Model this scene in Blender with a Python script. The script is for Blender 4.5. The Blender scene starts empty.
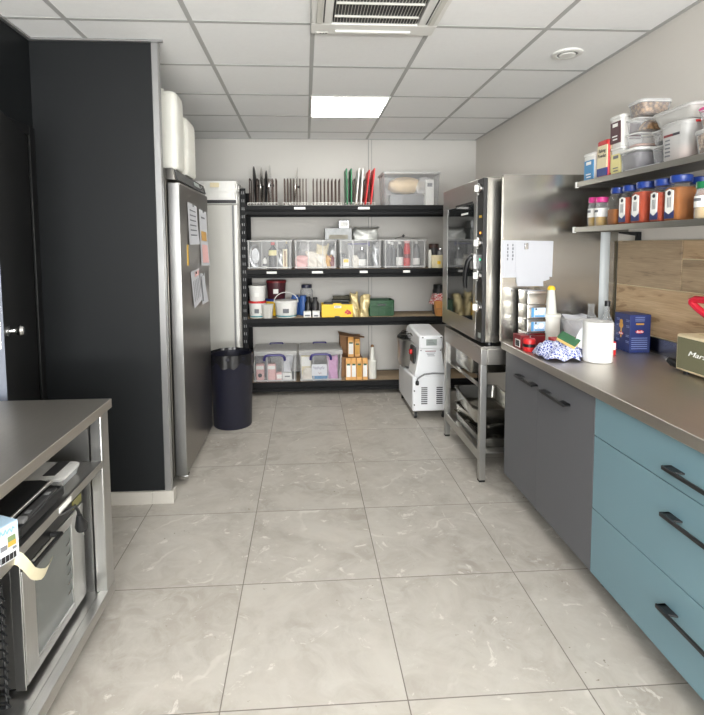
import bpy, bmesh, math, random
from mathutils import Vector, Matrix
random.seed(7)
S = bpy.context.scene
COL = S.collection
PI = math.pi

# ------------------------------------------------------------------ mesh builder
class MB:
    def __init__(s): s.v = []; s.f = []
    def add(s, vs, fs):
        n = len(s.v); s.v += [tuple(v) for v in vs]; s.f += [tuple(i + n for i in f) for f in fs]; return s
    def box(s, x0, x1, y0, y1, z0, z1):
        return s.add([(x0,y0,z0),(x1,y0,z0),(x1,y1,z0),(x0,y1,z0),(x0,y0,z1),(x1,y0,z1),(x1,y1,z1),(x0,y1,z1)],
                     [(3,2,1,0),(4,5,6,7),(0,1,5,4),(1,2,6,5),(2,3,7,6),(3,0,4,7)])
    def loft(s, rings, cap0=True, cap1=True):
        n = len(rings[0]); vs = [p for r in rings for p in r]; fs = []
        for k in range(len(rings) - 1):
            for i in range(n):
                a = k*n + i; b = k*n + (i+1) % n
                fs.append((a, b, b + n, a + n))
        if cap0: fs.append(tuple(range(n))[::-1])
        if cap1: fs.append(tuple((len(rings)-1)*n + i for i in range(n)))
        return s.add(vs, fs)
    def rprism(s, cx, cy, z0, z1, w0, d0, r=.01, w1=None, d1=None, top=True, bottom=True, seg=4):
        w1 = w0 if w1 is None else w1; d1 = d0 if d1 is None else d1
        return s.loft([rrect(cx, cy, z0, w0, d0, r, seg), rrect(cx, cy, z1, w1, d1, r, seg)], bottom, top)
    def levels(s, cx, cy, lv, r=.01, cap0=True, cap1=True, seg=4):
        return s.loft([rrect(cx, cy, z, w, d, r, seg) for z, w, d in lv], cap0, cap1)
    def lathe(s, prof, cx=0, cy=0, n=28, cap0=True, cap1=True):
        return s.loft([[(cx + r*math.cos(2*PI*i/n), cy + r*math.sin(2*PI*i/n), z) for i in range(n)] for r, z in prof], cap0, cap1)
    def tube(s, pts, r, n=8, cap=True):
        P = [Vector(p) for p in pts]; rings = []; up = None
        for i, p in enumerate(P):
            t = ((P[min(i+1, len(P)-1)] - p).normalized() + (p - P[max(i-1, 0)]).normalized())
            t = t.normalized() if t.length > 1e-6 else Vector((0,0,1))
            if up is None: up = Vector((0,0,1)) if abs(t.z) < .9 else Vector((1,0,0))
            a = t.cross(up).normalized(); b = a.cross(t).normalized(); up = b
            rr = r[i] if isinstance(r, (list, tuple)) else r
            rings.append([tuple(p + a*rr*math.cos(2*PI*k/n) + b*rr*math.sin(2*PI*k/n)) for k in range(n)])
        return s.loft([q[::-1] for q in rings], cap, cap)
    def cyl(s, p0, p1, r, n=20): return s.tube([p0, p1], r, n)
    def prism(s, poly, axis, a, b):
        def P(u, w, t): return {'x': (t,u,w), 'y': (u,t,w), 'z': (u,w,t)}[axis]
        n = len(poly)
        return s.add([P(u,w,a) for u,w in poly] + [P(u,w,b) for u,w in poly],
                     [tuple(range(n))[::-1], tuple(range(n, 2*n))] + [(i, (i+1)%n, (i+1)%n+n, i+n) for i in range(n)])
    def poly(s, pts): return s.add(pts, [tuple(range(len(pts)))])
    def grid(s, fn, nu, nv):
        vs = [fn(i/nu, j/nv) for i in range(nu+1) for j in range(nv+1)]
        return s.add(vs, [(i*(nv+1)+j, (i+1)*(nv+1)+j, (i+1)*(nv+1)+j+1, i*(nv+1)+j+1) for i in range(nu) for j in range(nv)])
    def xf(s, M):
        s.v = [tuple(M @ Vector(v)) for v in s.v]; return s

def rrect(cx, cy, z, w, d, r, seg=4):
    r = max(1e-4, min(r, w/2 - 1e-4, d/2 - 1e-4)); o = []
    for sx, sy, a0 in ((1,1,0), (-1,1,90), (-1,-1,180), (1,-1,270)):
        for k in range(seg + 1):
            a = math.radians(a0 + 90*k/seg)
            o.append((cx + sx*(w/2 - r) + r*math.cos(a), cy + sy*(d/2 - r) + r*math.sin(a), z))
    return o

def obj(name, mb, m, parent=None, bev=0, loc=None, world=False, angle=38):
    me = bpy.data.meshes.new(name)
    off = Vector((0,0,0))
    if world and parent is not None:
        p = parent
        while p is not None: off += p.location; p = p.parent
    if loc is not None and world: off = Vector(loc)
    me.from_pydata([Vector(v) - off for v in mb.v] if off.length else mb.v, [], mb.f)
    bm = bmesh.new(); bm.from_mesh(me); bmesh.ops.recalc_face_normals(bm, faces=bm.faces); bm.to_mesh(me); bm.free()
    me.shade_smooth(); me.set_sharp_from_angle(angle=math.radians(angle))
    me.materials.append(m)
    o = bpy.data.objects.new(name, me); COL.objects.link(o)
    if parent is not None: o.parent = parent
    if loc is not None: o.location = loc
    if bev:
        b = o.modifiers.new('bevel', 'BEVEL'); b.width = bev; b.segments = 2; b.limit_method = 'ANGLE'; b.angle_limit = math.radians(50)
    return o

def second(o, n, m):
    # faces from index n on take a second material
    o.data.materials.append(m)
    for p in o.data.polygons:
        if p.index >= n: p.material_index = 1
    return o

def tag(o, label=None, cat=None, group=None, kind=None):
    if label: o['label'] = label
    if cat: o['category'] = cat
    if group: o['group'] = group
    if kind: o['kind'] = kind
    return o

def thing(name, label, cat, loc=(0,0,0), rz=0, group=None):
    o = bpy.data.objects.new(name, None); COL.objects.link(o)
    o.empty_display_size = .05
    o.location = loc; o.rotation_euler = (0,0,rz)
    return tag(o, label, cat, group)

def struct(name, mb, m, bev=0): return tag(obj(name, mb, m, bev=bev), kind='structure')

def copy_tree(o, parent=None):
    c = o.copy(); COL.objects.link(c); c.parent = parent
    for ch in [x for x in o.children]: copy_tree(ch, c)
    return c

def again(src, label, loc, rz=None, group=None):
    c = copy_tree(src); c.location = loc; c['label'] = label
    if rz is not None: c.rotation_euler = (0,0,rz)
    if group: c['group'] = group
    return c

def text(name, body, size, m, parent, loc, rot, shear=0, align='CENTER', extrude=.0004, width=None):
    cu = bpy.data.curves.new('lettering', 'FONT'); cu.body = body; cu.size = size; cu.shear = shear
    cu.align_x = align; cu.align_y = 'CENTER'; cu.extrude = extrude; cu.resolution_u = 3
    t = bpy.data.objects.new('lettering', cu); COL.objects.link(t)
    me = bpy.data.meshes.new_from_object(t); bpy.data.objects.remove(t); bpy.data.curves.remove(cu)
    if width:
        xs = [v.co.x for v in me.vertices]; k = width/max(1e-6, max(xs)-min(xs))
        for v in me.vertices: v.co.x *= k
    me.materials.clear(); me.materials.append(m)
    o = bpy.data.objects.new(name, me); COL.objects.link(o)
    o.parent = parent; o.location = loc; o.rotation_euler = rot
    return o

# ------------------------------------------------------------------ materials
def lin(c): return tuple((x/12.92 if x <= .04045 else ((x+.055)/1.055)**2.4) for x in c)
def rgb(r, g, b): return lin((r/255, g/255, b/255)) + (1,)

def base(name):
    m = bpy.data.materials.new(name); m.use_nodes = True
    nt = m.node_tree; return m, nt, nt.nodes['Principled BSDF']
def N(nt, t, **k):
    n = nt.nodes.new(t)
    for a, v in k.items():
        if a in n.inputs.keys(): n.inputs[a].default_value = v
        else: setattr(n, a, v)
    return n
def mixc(nt, fac, a, b):
    n = nt.nodes.new('ShaderNodeMix'); n.data_type = 'RGBA'
    for sock, v in ((0, fac), (6, a), (7, b)):
        if isinstance(v, bpy.types.NodeSocket): nt.links.new(v, n.inputs[sock])
        else: n.inputs[sock].default_value = v
    return n.outputs[2]
def ramp(nt, src, p0, p1, c0=(0,0,0,1), c1=(1,1,1,1)):
    n = nt.nodes.new('ShaderNodeValToRGB'); e = n.color_ramp.elements
    e[0].position = p0; e[1].position = p1; e[0].color = c0; e[1].color = c1
    nt.links.new(src, n.inputs[0]); return n.outputs[0]
def objco(nt, scale=(1,1,1), loc=(0,0,0)):
    tc = N(nt, 'ShaderNodeTexCoord'); mp = N(nt, 'ShaderNodeMapping'); mp.inputs['Scale'].default_value = scale; mp.inputs['Location'].default_value = loc
    nt.links.new(tc.outputs['Object'], mp.inputs[0]); return mp.outputs[0]
def noise(nt, vec, scale, detail=3, rough=.5, dist=0):
    n = N(nt, 'ShaderNodeTexNoise', Scale=scale, Detail=detail, Roughness=rough, Distortion=dist)
    nt.links.new(vec, n.inputs['Vector']); return n.outputs['Fac']
def bump(nt, p, h, strength, dist=.002):
    b = N(nt, 'ShaderNodeBump', Strength=strength, Distance=dist)
    nt.links.new(h, b.inputs['Height']); nt.links.new(b.outputs[0], p.inputs['Normal'])

def plain(name, c, rough=.5, var=.06, scale=8, metal=0, spec=.5, bmp=0, coat=0):
    m, nt, p = base(name)
    col = c if len(c) == 4 else c + (1,)
    f = noise(nt, objco(nt), scale)
    dark = tuple(x*(1-var) for x in col[:3]) + (1,); lite = tuple(min(1, x*(1+var)) for x in col[:3]) + (1,)
    nt.links.new(mixc(nt, f, dark, lite), p.inputs['Base Color'])
    p.inputs['Roughness'].default_value = rough; p.inputs['Metallic'].default_value = metal
    p.inputs['Specular IOR Level'].default_value = spec; p.inputs['Coat Weight'].default_value = coat
    if bmp: bump(nt, p, noise(nt, objco(nt), scale*12, 2), bmp)
    return m

def steel(name, c=(150,148,143), rough=.3, stretch=(1,60,60), amt=.12, bstr=.03):
    m, nt, p = base(name); col = rgb(*c)
    v = objco(nt, stretch); f = noise(nt, v, 6, 4, .6); g = noise(nt, objco(nt), 2.2, 3)
    nt.links.new(mixc(nt, f, tuple(x*(1-amt) for x in col[:3])+(1,), tuple(x*(1+amt) for x in col[:3])+(1,)), p.inputs['Base Color'])
    p.inputs['Metallic'].default_value = 1
    r = N(nt, 'ShaderNodeMapRange'); r.inputs['To Min'].default_value = rough*.75; r.inputs['To Max'].default_value = rough*1.3
    nt.links.new(g, r.inputs[0]); nt.links.new(r.outputs[0], p.inputs['Roughness'])
    if bstr: bump(nt, p, f, bstr, .001)
    return m

def clear(name, c=(225,228,228), alpha=.3, rough=.25, var=.25, edge=.45):
    m, nt, p = base(name)
    p.inputs['Base Color'].default_value = rgb(*c); p.inputs['Roughness'].default_value = rough
    tr = N(nt, 'ShaderNodeBsdfTransparent'); tr.inputs[0].default_value = (.97,.97,.97,1)
    lw = N(nt, 'ShaderNodeLayerWeight', Blend=.35)
    f = noise(nt, objco(nt), 14, 2)
    ma = N(nt, 'ShaderNodeMath', operation='MULTIPLY_ADD'); nt.links.new(f, ma.inputs[0]); ma.inputs[1].default_value = alpha*var*2; ma.inputs[2].default_value = alpha*(1-var)
    ad = N(nt, 'ShaderNodeMath', operation='MULTIPLY_ADD'); nt.links.new(lw.outputs['Facing'], ad.inputs[0]); ad.inputs[1].default_value = edge; nt.links.new(ma.outputs[0], ad.inputs[2])
    ad.use_clamp = True
    mx = N(nt, 'ShaderNodeMixShader'); nt.links.new(ad.outputs[0], mx.inputs[0]); nt.links.new(tr.outputs[0], mx.inputs[1]); nt.links.new(p.outputs[0], mx.inputs[2])
    nt.links.new(mx.outputs[0], nt.nodes['Material Output'].inputs[0])
    return m

def emit(name, c, strength):
    m, nt, p = base(name); p.inputs['Base Color'].default_value = c
    p.inputs['Emission Color'].default_value = c; p.inputs['Emission Strength'].default_value = strength
    return m

# ------------------------------------------------------------------ shared materials
M = {}
M['white'] = plain('white plastic', rgb(226,226,222), .4, .04)
M['offwhite'] = plain('off white plastic', rgb(206,205,198), .45, .05)
M['milk'] = plain('milky polyethylene', rgb(218,218,210), .45, .07, 5)
M['black'] = plain('black plastic', rgb(22,23,25), .4, .15)
M['blackmetal'] = plain('black powder coat', rgb(13,14,16), .6, .15, 20, spec=.25)
M['dark'] = plain('dark grey', rgb(48,48,50), .5, .12)
M['grey'] = plain('grey plastic', rgb(120,121,122), .45, .08)
M['navy'] = plain('navy plastic', rgb(27,28,42), .42, .1)
M['purple'] = plain('purple blue plastic', rgb(52,46,112), .4, .08)
M['blue'] = plain('blue plastic', rgb(32,60,135), .38, .1)
M['cobalt'] = plain('cobalt plastic', rgb(58,98,165), .45, .1)
M['skyblue'] = plain('sky blue print', rgb(70,140,190), .5, .08)
M['teal_band'] = plain('teal band', rgb(40,140,150), .5, .06)
M['red'] = plain('red plastic', rgb(196,38,40), .4, .08)
M['darkred'] = plain('dark red', rgb(120,30,36), .45, .1)
M['maroon'] = plain('maroon print', rgb(72,30,38), .5, .1)
M['green'] = plain('green board plastic', rgb(26,112,70), .45, .08)
M['cratgreen'] = plain('green crate plastic', rgb(30,78,44), .5, .1)
M['yellow'] = plain('yellow carton', rgb(240,196,40), .5, .06)
M['paleyellow'] = plain('pale yellow', rgb(226,216,150), .5, .05)
M['cream'] = plain('cream', rgb(226,214,178), .5, .05)
M['pink'] = plain('pink plastic', rgb(214,60,140), .4, .06)
M['palepink'] = plain('pale pink', rgb(226,178,176), .55, .08)
M['lilac'] = plain('lilac pouch', rgb(206,150,196), .5, .1)
M['paper'] = plain('white paper', rgb(198,200,205), .7, .02, 30)
M['ink'] = plain('printed grey ink', rgb(110,112,118), .7, .1)
M['sheetpaper'] = plain('taped paper sheet', rgb(180,182,188), .7, .02, 30)
M['label'] = plain('label paper', rgb(236,236,232), .6, .03)
M['orange'] = plain('orange juice', rgb(222,168,100), .4, .15)
M['amber'] = plain('amber', rgb(200,150,60), .4, .15)
M['gold'] = plain('gold foil', rgb(205,188,140), .36, .25, 25, .35)
M['silver'] = plain('silver foil', rgb(168,170,172), .3, .35, 30, .8, bmp=.5)
M['card'] = plain('brown cardboard', rgb(150,112,76), .75, .12)
M['bread'] = plain('bread crust', rgb(190,130,70), .7, .2, 14)
M['chip'] = plain('chipboard', rgb(158,138,112), .75, .14, 60)
M['chrome'] = plain('chrome', rgb(205,205,205), .18, .05, 8, 1)
M['gasket'] = plain('rubber', rgb(18,18,18), .7, .1)
M['tan'] = plain('brown coated wire', rgb(84,70,64), .5, .1)
M['spoonwood'] = plain('sponge yellow', rgb(214,180,110), .8, .1, 60)
M['spongegreen'] = plain('scouring green', rgb(52,98,66), .9, .15, 80, bmp=.4)
M['redpaint'] = plain('glossy red enamel', rgb(180,22,44), .2, .05, coat=.6)
M['freezer'] = plain('freezer enamel', rgb(192,191,185), .4, .03)
M['tolex'] = plain('cream vinyl', rgb(222,206,170), .55, .05, 60, bmp=.2)
M['redorange'] = plain('paprika powder', rgb(172,62,26), .8, .18, 40)
M['ochre'] = plain('curry powder', rgb(150,86,20), .8, .18, 40)
M['mustard'] = plain('mustard powder', rgb(190,150,40), .8, .15, 40)
M['garlic'] = plain('garlic granules', rgb(214,184,128), .8, .2, 90)
M['seed'] = plain('grey seeds', rgb(112,108,112), .85, .3, 90, bmp=.5)
M['pinkish'] = plain('pinkish powder', rgb(205,165,150), .8, .12, 30)
M['display'] = plain('display glass', rgb(60,66,66), .15, .1)
M['lcd'] = plain('lcd', rgb(150,158,154), .3, .1)
M['sticker'] = plain('yellow sticker', rgb(215,175,60), .5, .05)
M['pipe'] = plain('grey painted pipe', rgb(166,172,174), .45, .04)
M['barcode'] = plain('barcode ink', rgb(30,30,32), .7, .05)
M['teal'] = plain('teal laminate', rgb(108,138,148), .45, .025, 5)
M['cabgrey'] = plain('anthracite laminate', rgb(92,93,97), .5, .03, 5)
M['board_white'] = plain('white board plastic', rgb(228,226,222), .5, .03)
M['board_red'] = plain('red board plastic', rgb(206,40,42), .45, .06)
M['powder'] = plain('flour white bag', rgb(220,214,202), .6, .1, 20)
M['mixwhite'] = plain('white enamel', rgb(226,228,230), .32, .03, 4)
M['steelx'] = steel('brushed steel along x', (184,181,175), stretch=(1,50,50))
M['steely'] = steel('brushed steel along y', (184,183,180), stretch=(50,1,50))
M['steelz'] = steel('brushed steel upright', (186,186,184), stretch=(50,50,1))
M['panelsteel'] = steel('splash panel steel', (168,166,160), .235, (1,45,45), .05, 0)
M['topsteel'] = steel('worktop steel', (198,193,185), .40, (40,1,40), .07, .015)
M['fridgesteel'] = steel('fridge steel', (154,151,146), .30, (50,50,1), .06, .01)
M['pansteel'] = steel('pan steel', (178,176,170), .24, (6,6,6), .1, .02)
M['clear'] = clear('clear plastic', (222,224,226), .16, .22)
M['milkclear'] = clear('frosted plastic', (216,216,214), .5, .35, .15)
M['lidclear'] = clear('cloudy lid plastic', (206,206,204), .6, .4, .15)
M['glass'] = clear('clear glass', (235,240,242), .08, .05)
M['film'] = clear('cling film', (225,225,225), .35, .15)

def floor_mat():
    m, nt, p = base('stone floor tiles')
    v = objco(nt)
    br = N(nt, 'ShaderNodeTexBrick', Scale=1.0); br.offset = 0; br.squash = 1
    for k, val in (('Mortar Size', .0022), ('Mortar Smooth', .2), ('Bias', 0), ('Brick Width', .6), ('Row Height', .6)): br.inputs[k].default_value = val
    br.inputs['Color1'].default_value = (0,0,0,1); br.inputs['Color2'].default_value = (1,1,1,1)
    mp = N(nt, 'ShaderNodeMapping'); mp.inputs['Location'].default_value = (.8848, -.9056+1.2, 0); nt.links.new(v, mp.inputs[0])
    nt.links.new(mp.outputs[0], br.inputs['Vector'])
    # per-tile shift of the stone pattern
    sc = N(nt, 'ShaderNodeVectorMath', operation='SCALE'); sc.inputs['Scale'].default_value = 7.3
    nt.links.new(br.outputs['Color'], sc.inputs[0])
    ad = N(nt, 'ShaderNodeVectorMath', operation='ADD'); nt.links.new(v, ad.inputs[0]); nt.links.new(sc.outputs[0], ad.inputs[1]); w = ad.outputs[0]
    n1 = noise(nt, w, 2.6, 6, .62, .8); n2 = noise(nt, w, 9, 5, .65, 1.0)
    c = mixc(nt, ramp(nt, n1, .3, .72), rgb(152,146,137), rgb(184,179,170))
    c = mixc(nt, ramp(nt, n2, .42, .68), c, rgb(178,174,166))
    c2 = mixc(nt, ramp(nt, noise(nt, w, 5.5, 6, .7, 2.2), .60, .66), c, rgb(197,193,185))
    wv = N(nt, 'ShaderNodeTexWave', Scale=1.1, Distortion=9, Detail=5); wv.inputs['Detail Scale'].default_value = 1.4
    mr = N(nt, 'ShaderNodeMapping'); mr.inputs['Rotation'].default_value = (0,0,.9); nt.links.new(w, mr.inputs[0]); nt.links.new(mr.outputs[0], wv.inputs['Vector'])
    vein = ramp(nt, wv.outputs['Fac'], .985, 1.0)
    gate = N(nt, 'ShaderNodeMath', operation='MULTIPLY'); nt.links.new(vein, gate.inputs[0]); nt.links.new(ramp(nt, noise(nt, w, 2.6, 2), .56, .68), gate.inputs[1])
    c3 = mixc(nt, gate.outputs[0], c2, rgb(196,192,184))
    spk = ramp(nt, noise(nt, w, 46, 2, .5), .70, .76)
    sg = N(nt, 'ShaderNodeMath', operation='MULTIPLY'); nt.links.new(spk, sg.inputs[0]); nt.links.new(ramp(nt, noise(nt, w, 3.1, 2), .5, .66), sg.inputs[1])
    c4 = mixc(nt, sg.outputs[0], c3, rgb(120,112,100))
    c5 = mixc(nt, br.outputs['Fac'], c4, rgb(112,106,98))
    nt.links.new(c5, p.inputs['Base Color'])
    p.inputs['Roughness'].default_value = .42; p.inputs['Specular IOR Level'].default_value = .4
    inv = N(nt, 'ShaderNodeMath', operation='SUBTRACT'); inv.inputs[0].default_value = 1; nt.links.new(br.outputs['Fac'], inv.inputs[1])
    bump(nt, p, inv.outputs[0], .5, .002)
    return m
M['floor'] = floor_mat()
M['ceil'] = plain('mineral fibre ceiling tile', rgb(240,241,241), .9, .025, 40, bmp=.25)
M['tbar'] = plain('ceiling grid', rgb(176,177,176), .6, .02)
M['wallback'] = plain('grey white painted wall', rgb(199,197,192), .8, .02, 3, bmp=.05)
M['wallright'] = plain('warm white painted wall', rgb(208,204,197), .8, .02, 3, bmp=.05)
M['wallblack'] = plain('black satin panel', rgb(15,18,20), .6, .08, 2, spec=.3)
M['doorblack'] = plain('black door', rgb(10,11,12), .5, .1, 3)
M['dooredge'] = plain('blue grey door edge', rgb(92,98,110), .5, .05, 3)
M['skirt'] = plain('stone skirting', rgb(176,172,164), .5, .08, 9)
M['alu'] = plain('pale aluminium trim', rgb(160,160,160), .3, .04, 6, .7)

# ------------------------------------------------------------------ the room
XL, XR, YB, YF, ZC = -1.45, 1.82, 5.34, -2.6, 2.57
struct('floor', MB().box(XL-.6, XR+.1, YF-.1, YB+.1, -.1, 0), M['floor'])
struct('ceiling', MB().box(XL-.6, XR+.1, YF-.1, YB+.1, ZC, ZC+.1), M['ceil'])
g = MB(); T = .6
for i in range(0, 6):
    x = -1.1513 + i*T
    g.box(x-.012, x+.012, YF, YB, ZC-.0025, ZC-.0005)
for j in range(-8, 5):
    y = 2.6099 + j*T
    g.box(XL, XR, y-.012, y+.012, ZC-.002, ZC-.0005)
g.box(XL, XR, YB-.022, YB, ZC-.003, ZC-.0005); g.box(XR-.022, XR, YF, YB, ZC-.003, ZC-.0005)
struct('trim_1', g, M['tbar'])
struct('wall_back', MB().box(XL-.1, XR+.1, YB, YB+.1, 0, ZC), M['wallback'])
struct('wall_right', MB().box(XR, XR+.1, YF, YB, 0, ZC), M['wallright'])
# left wall, black, with a doorway
D0, D1 = 1.93, 2.79
w = MB().box(XL-.1, XL, YF, D0, 0, ZC).box(XL-.1, XL, D1, YB, 0, ZC).box(XL-.1, XL, D0, D1, 2.05, ZC)
struct('wall_left', w, M['wallblack'])
struct('wall_corridor', MB().box(XL-.6, XL-.55, YF, YB, 0, ZC), M['doorblack'])
struct('trim_2', MB().box(XL-.02, XL+.012, D1, D1+.05, 0, 2.10).box(XL-.02, XL+.012, D0-.05, D0, 0, 2.10).box(XL-.02, XL+.012, D0, D1, 2.05, 2.10), M['doorblack'], .003)
# black partition with an aluminium corner strip and a tiled skirting
struct('wall_partition', MB().box(XL, -.812, 2.85, 2.888, 0, ZC), M['wallblack'])
struct('trim_3', MB().box(-.816, -.780, 2.843, 2.887, .07, ZC-.006), M['alu'], .003)
struct('trim_4', MB().box(XL, -.752, 2.832, 2.852, ZC-.014, ZC-.004).box(XL, XL+.02, YF, 2.83, ZC-.014, ZC-.004), M['alu'])
struct('baseboard_left', MB().box(XL, -.885, 2.832, 2.85, 0, .073).box(-.8835, -.764, 2.832, 2.85, 0, .073).box(-.778, -.764, 2.85, 2.90, 0, .073), M['skirt'], .0015)
struct('baseboard_back', MB().box(XL, XR, YB-.012, YB, 0, .07), M['skirt'], .0015)
# rear wall behind the camera with a large window letting the daylight in
wf = MB().box(XL-.1, XR+.1, YF-.1, YF, 0, .75).box(XL-.1, XR+.1, YF-.1, YF, 2.3, ZC).box(XL-.1, -1.15, YF-.1, YF, .75, 2.3).box(1.5, XR+.1, YF-.1, YF, .75, 2.3)
struct('wall_front', wf, M['wallright'])
fr = MB()
for x in (-1.15, -.27, .6, 1.45): fr.box(x, x+.05, YF-.08, YF-.02, .75, 2.3)
fr.box(-1.15, 1.5, YF-.08, YF-.02, .75, .8); fr.box(-1.15, 1.5, YF-.08, YF-.02, 2.25, 2.3)
struct('window_1', fr, M['dark'])

# door leaf standing ajar
dt = thing('door_1', None, None, (XL, 2.785, 0), 0); tag(dt, kind='structure')
A = math.radians(18); R = Matrix.Rotation(A, 4, 'Z')
tag(obj('leaf', MB().box(-.038, 0, -.70, 0, .01, 2.045).xf(R), M['doorblack'], dt, .002), kind='structure')
tag(obj('leaf_edge', MB().box(-.038, .0005, -.7015, -.6985, .01, 2.045).xf(R), M['dooredge'], dt), kind='structure')
k = MB().lathe([(.003,0),(.024,.0),(.024,.006),(.010,.010),(.010,.03),(.019,.038),(.024,.05),(.019,.062),(.004,.066)], 0, 0, 20)
k.xf(R @ Matrix.Translation((0, -.645, 1.115)) @ Matrix.Rotation(PI/2, 4, 'Y'))
tag(obj('knob', k, M['chrome'], dt), kind='structure')
tag(obj('lock_plate', MB().box(-.031, -.010, -.7035, -.701, 1.05, 1.18).xf(R), M['chrome'], dt, .001), kind='structure')
ring = MB().lathe([(.011,0),(.011,.003),(.006,.004),(.006,.001)], 0, 0, 18).xf(R @ Matrix.Translation((-.02,-.701,1.215)) @ Matrix.Rotation(PI/2, 4, 'X'))
tag(obj('keyhole', ring, M['chrome'], dt), kind='structure')

# ------------------------------------------------------------------ ceiling fittings
led = emit('led diffuser', (1,.98,.94,1), 14); led2 = emit('bright led diffuser', (1,.98,.95,1), 55)
def ceiling_panel(x, y, label):
    t = thing('ceiling_light', label, 'ceiling light', (x, y, ZC-.006))
    obj('frame', MB().box(-.298,.298,-.298,-.285,-.004,.004).box(-.298,.298,.285,.298,-.004,.004).box(-.298,-.285,-.285,.285,-.004,.004).box(.285,.298,-.285,.285,-.004,.004), M['white'], t)
    obj('diffuser', MB().box(-.287,.287,-.287,.287,-.001,.002), led, t)
    return t
p = ceiling_panel(.349, 4.11, 'lit square ceiling panel above the black shelving')
for x, y, w_ in ((.349, -.09, 'second'), (-.85, -.09, 'third'), (1.4487-.0,-.09,'x')):
    if w_ == 'x': continue
    q = ceiling_panel(x, y, 'lit square ceiling panel on the %s side behind the viewpoint' % ('right' if w_ == 'second' else 'left')); q.children[-1].data.materials[0] = led2

t = thing('air_conditioner', 'white ceiling air conditioning cassette with dark slatted grille', 'air conditioner', (.349, 2.32, ZC))
c = MB()
for x0,x1,y0,y1 in ((-.31,.31,-.325,-.21),(-.31,.31,.21,.325),(-.31,-.21,-.21,.21),(.21,.31,-.21,.21)): c.box(x0,x1,y0,y1,-.034,-.004)
obj('frame', c, M['white'], t, .004)
obj('grille_backing', MB().box(-.205,.205,-.205,.205,-.026,-.006), M['black'], t)
c = MB()
for i in range(28): c.box(-.2+i*.0146, -.2+i*.0146+.002, -.205, .205, -.0325, -.029)
for y in (-.13, 0, .13): c.box(-.2,.2,y-.004,y+.004,-.035,-.016)
obj('grille', c, M['offwhite'], t)
for (x0,x1,y0,y1) in ((-.19,.19,.275,.297),(-.19,.19,-.297,-.275)): obj('louvre', MB().box(x0,x1,y0,y1,-.042,-.03), M['white'], t, .003)
for s_ in (-1,1):
    obj('louvre', MB().box(s_*.272-.013,s_*.272+.013,-.19,.19,-.042,-.03), M['offwhite'], t, .003)
    obj('slot', MB().box(s_*.250-.003,s_*.250+.003,-.19,.19,-.036,-.0335), M['dark'], t)
obj('status_panel', MB().box(-.285,-.225,.30,.318,-.0365,-.033).box(-.28,-.272,.304,.314,-.0385,-.036), M['offwhite'], t)
c = MB()
for i in range(3): c.box(-.265+i*.014,-.257+i*.014,.306,.312,-.0378,-.0362)
obj('status_icons', c, M['dark'], t)

t = thing('ceiling_vent', 'small round white ceiling vent above the wall shelves', 'vent', (1.53, 2.93, ZC))
obj('ring', MB().lathe([(.055,-.004),(.058,-.011),(.072,-.013),(.083,-.008),(.085,0)], 0, 0, 32, False, False), M['white'], t)
obj('disc', MB().lathe([(.002,-.006),(.040,-.006),(.046,-.010),(.040,-.015),(.003,-.016)], 0, 0, 32), M['white'], t)
obj('throat', MB().lathe([(.058,-.006),(.002,-.006)], 0, 0, 28, False, True), M['grey'], t)

t = thing('cable_conduit', 'thin grey cable conduit running down the back wall behind the shelving', 'conduit', (.685, YB, 0))
obj('channel', MB().box(-.02,.02,-.016,-.001,.07,ZC-.006), M['wallback'], t, .003)
obj('cover_edge', MB().box(-.019,-.015,-.018,-.016,.07,ZC-.006).box(.015,.019,-.018,-.016,.07,ZC-.006), M['grey'], t)
tag(obj('wall_pipe', MB().lathe([(.042,0),(.042,.66)], 0, 0, 24), M['pipe'], loc=(1.742, 2.87, .885)), 'grey painted vertical pipe in the corner beside the wood panelling', 'pipe')

# wood look tiles on the right wall
def wood(name, seed, a, b, c, rot=1):
    m, nt, p = base(name)
    v = objco(nt, (1, 1.1, 9), (seed, seed*2.3, seed*.7)); n1 = noise(nt, v, 2.2, 5, .6, 1.3)
    v2 = objco(nt, (1, 2, 60), (seed, 0, 0)); n2 = noise(nt, v2, 4, 3, .6)
    cc = mixc(nt, ramp(nt, n1, .3, .7), a, b); cc = mixc(nt, ramp(nt, n1, .56, .63), cc, c)
    cc = mixc(nt, n2, cc, tuple(x*.6 for x in b[:3]) + (1,))
    nt.links.new(cc, p.inputs['Base Color']); p.inputs['Roughness'].default_value = .5
    return m
W1 = wood('weathered oak tile', 1.3, rgb(204,180,146), rgb(170,146,116), rgb(120,102,80))
W2 = wood('warm oak tile', 4.1, rgb(226,198,160), rgb(196,164,124), rgb(148,116,82))
W3 = wood('striped oak tile', 7.7, rgb(208,184,150), rgb(160,136,106), rgb(112,92,70))
t = thing('wood_panelling', 'wood look tiles on the right wall below the shelves', 'wall tiles', (1.81, 2.0, .98))
obj('grout', MB().box(1.813,1.819,.6,2.825,.975,1.482), M['cream'], t, world=True)
for y0,y1,z0,z1,m_ in ((.6,1.2,1.236,1.48,W2),(1.206,2.316,1.392,1.48,W2),(1.206,2.316,1.236,1.387,W3),(2.322,2.823,1.236,1.48,W1),(.6,1.55,.985,1.231,W1),(1.555,2.823,.985,1.231,W2)):
    obj('tile', MB().box(1.808,1.816,y0,y1,z0,z1), m_, t, .001, world=True)

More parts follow.
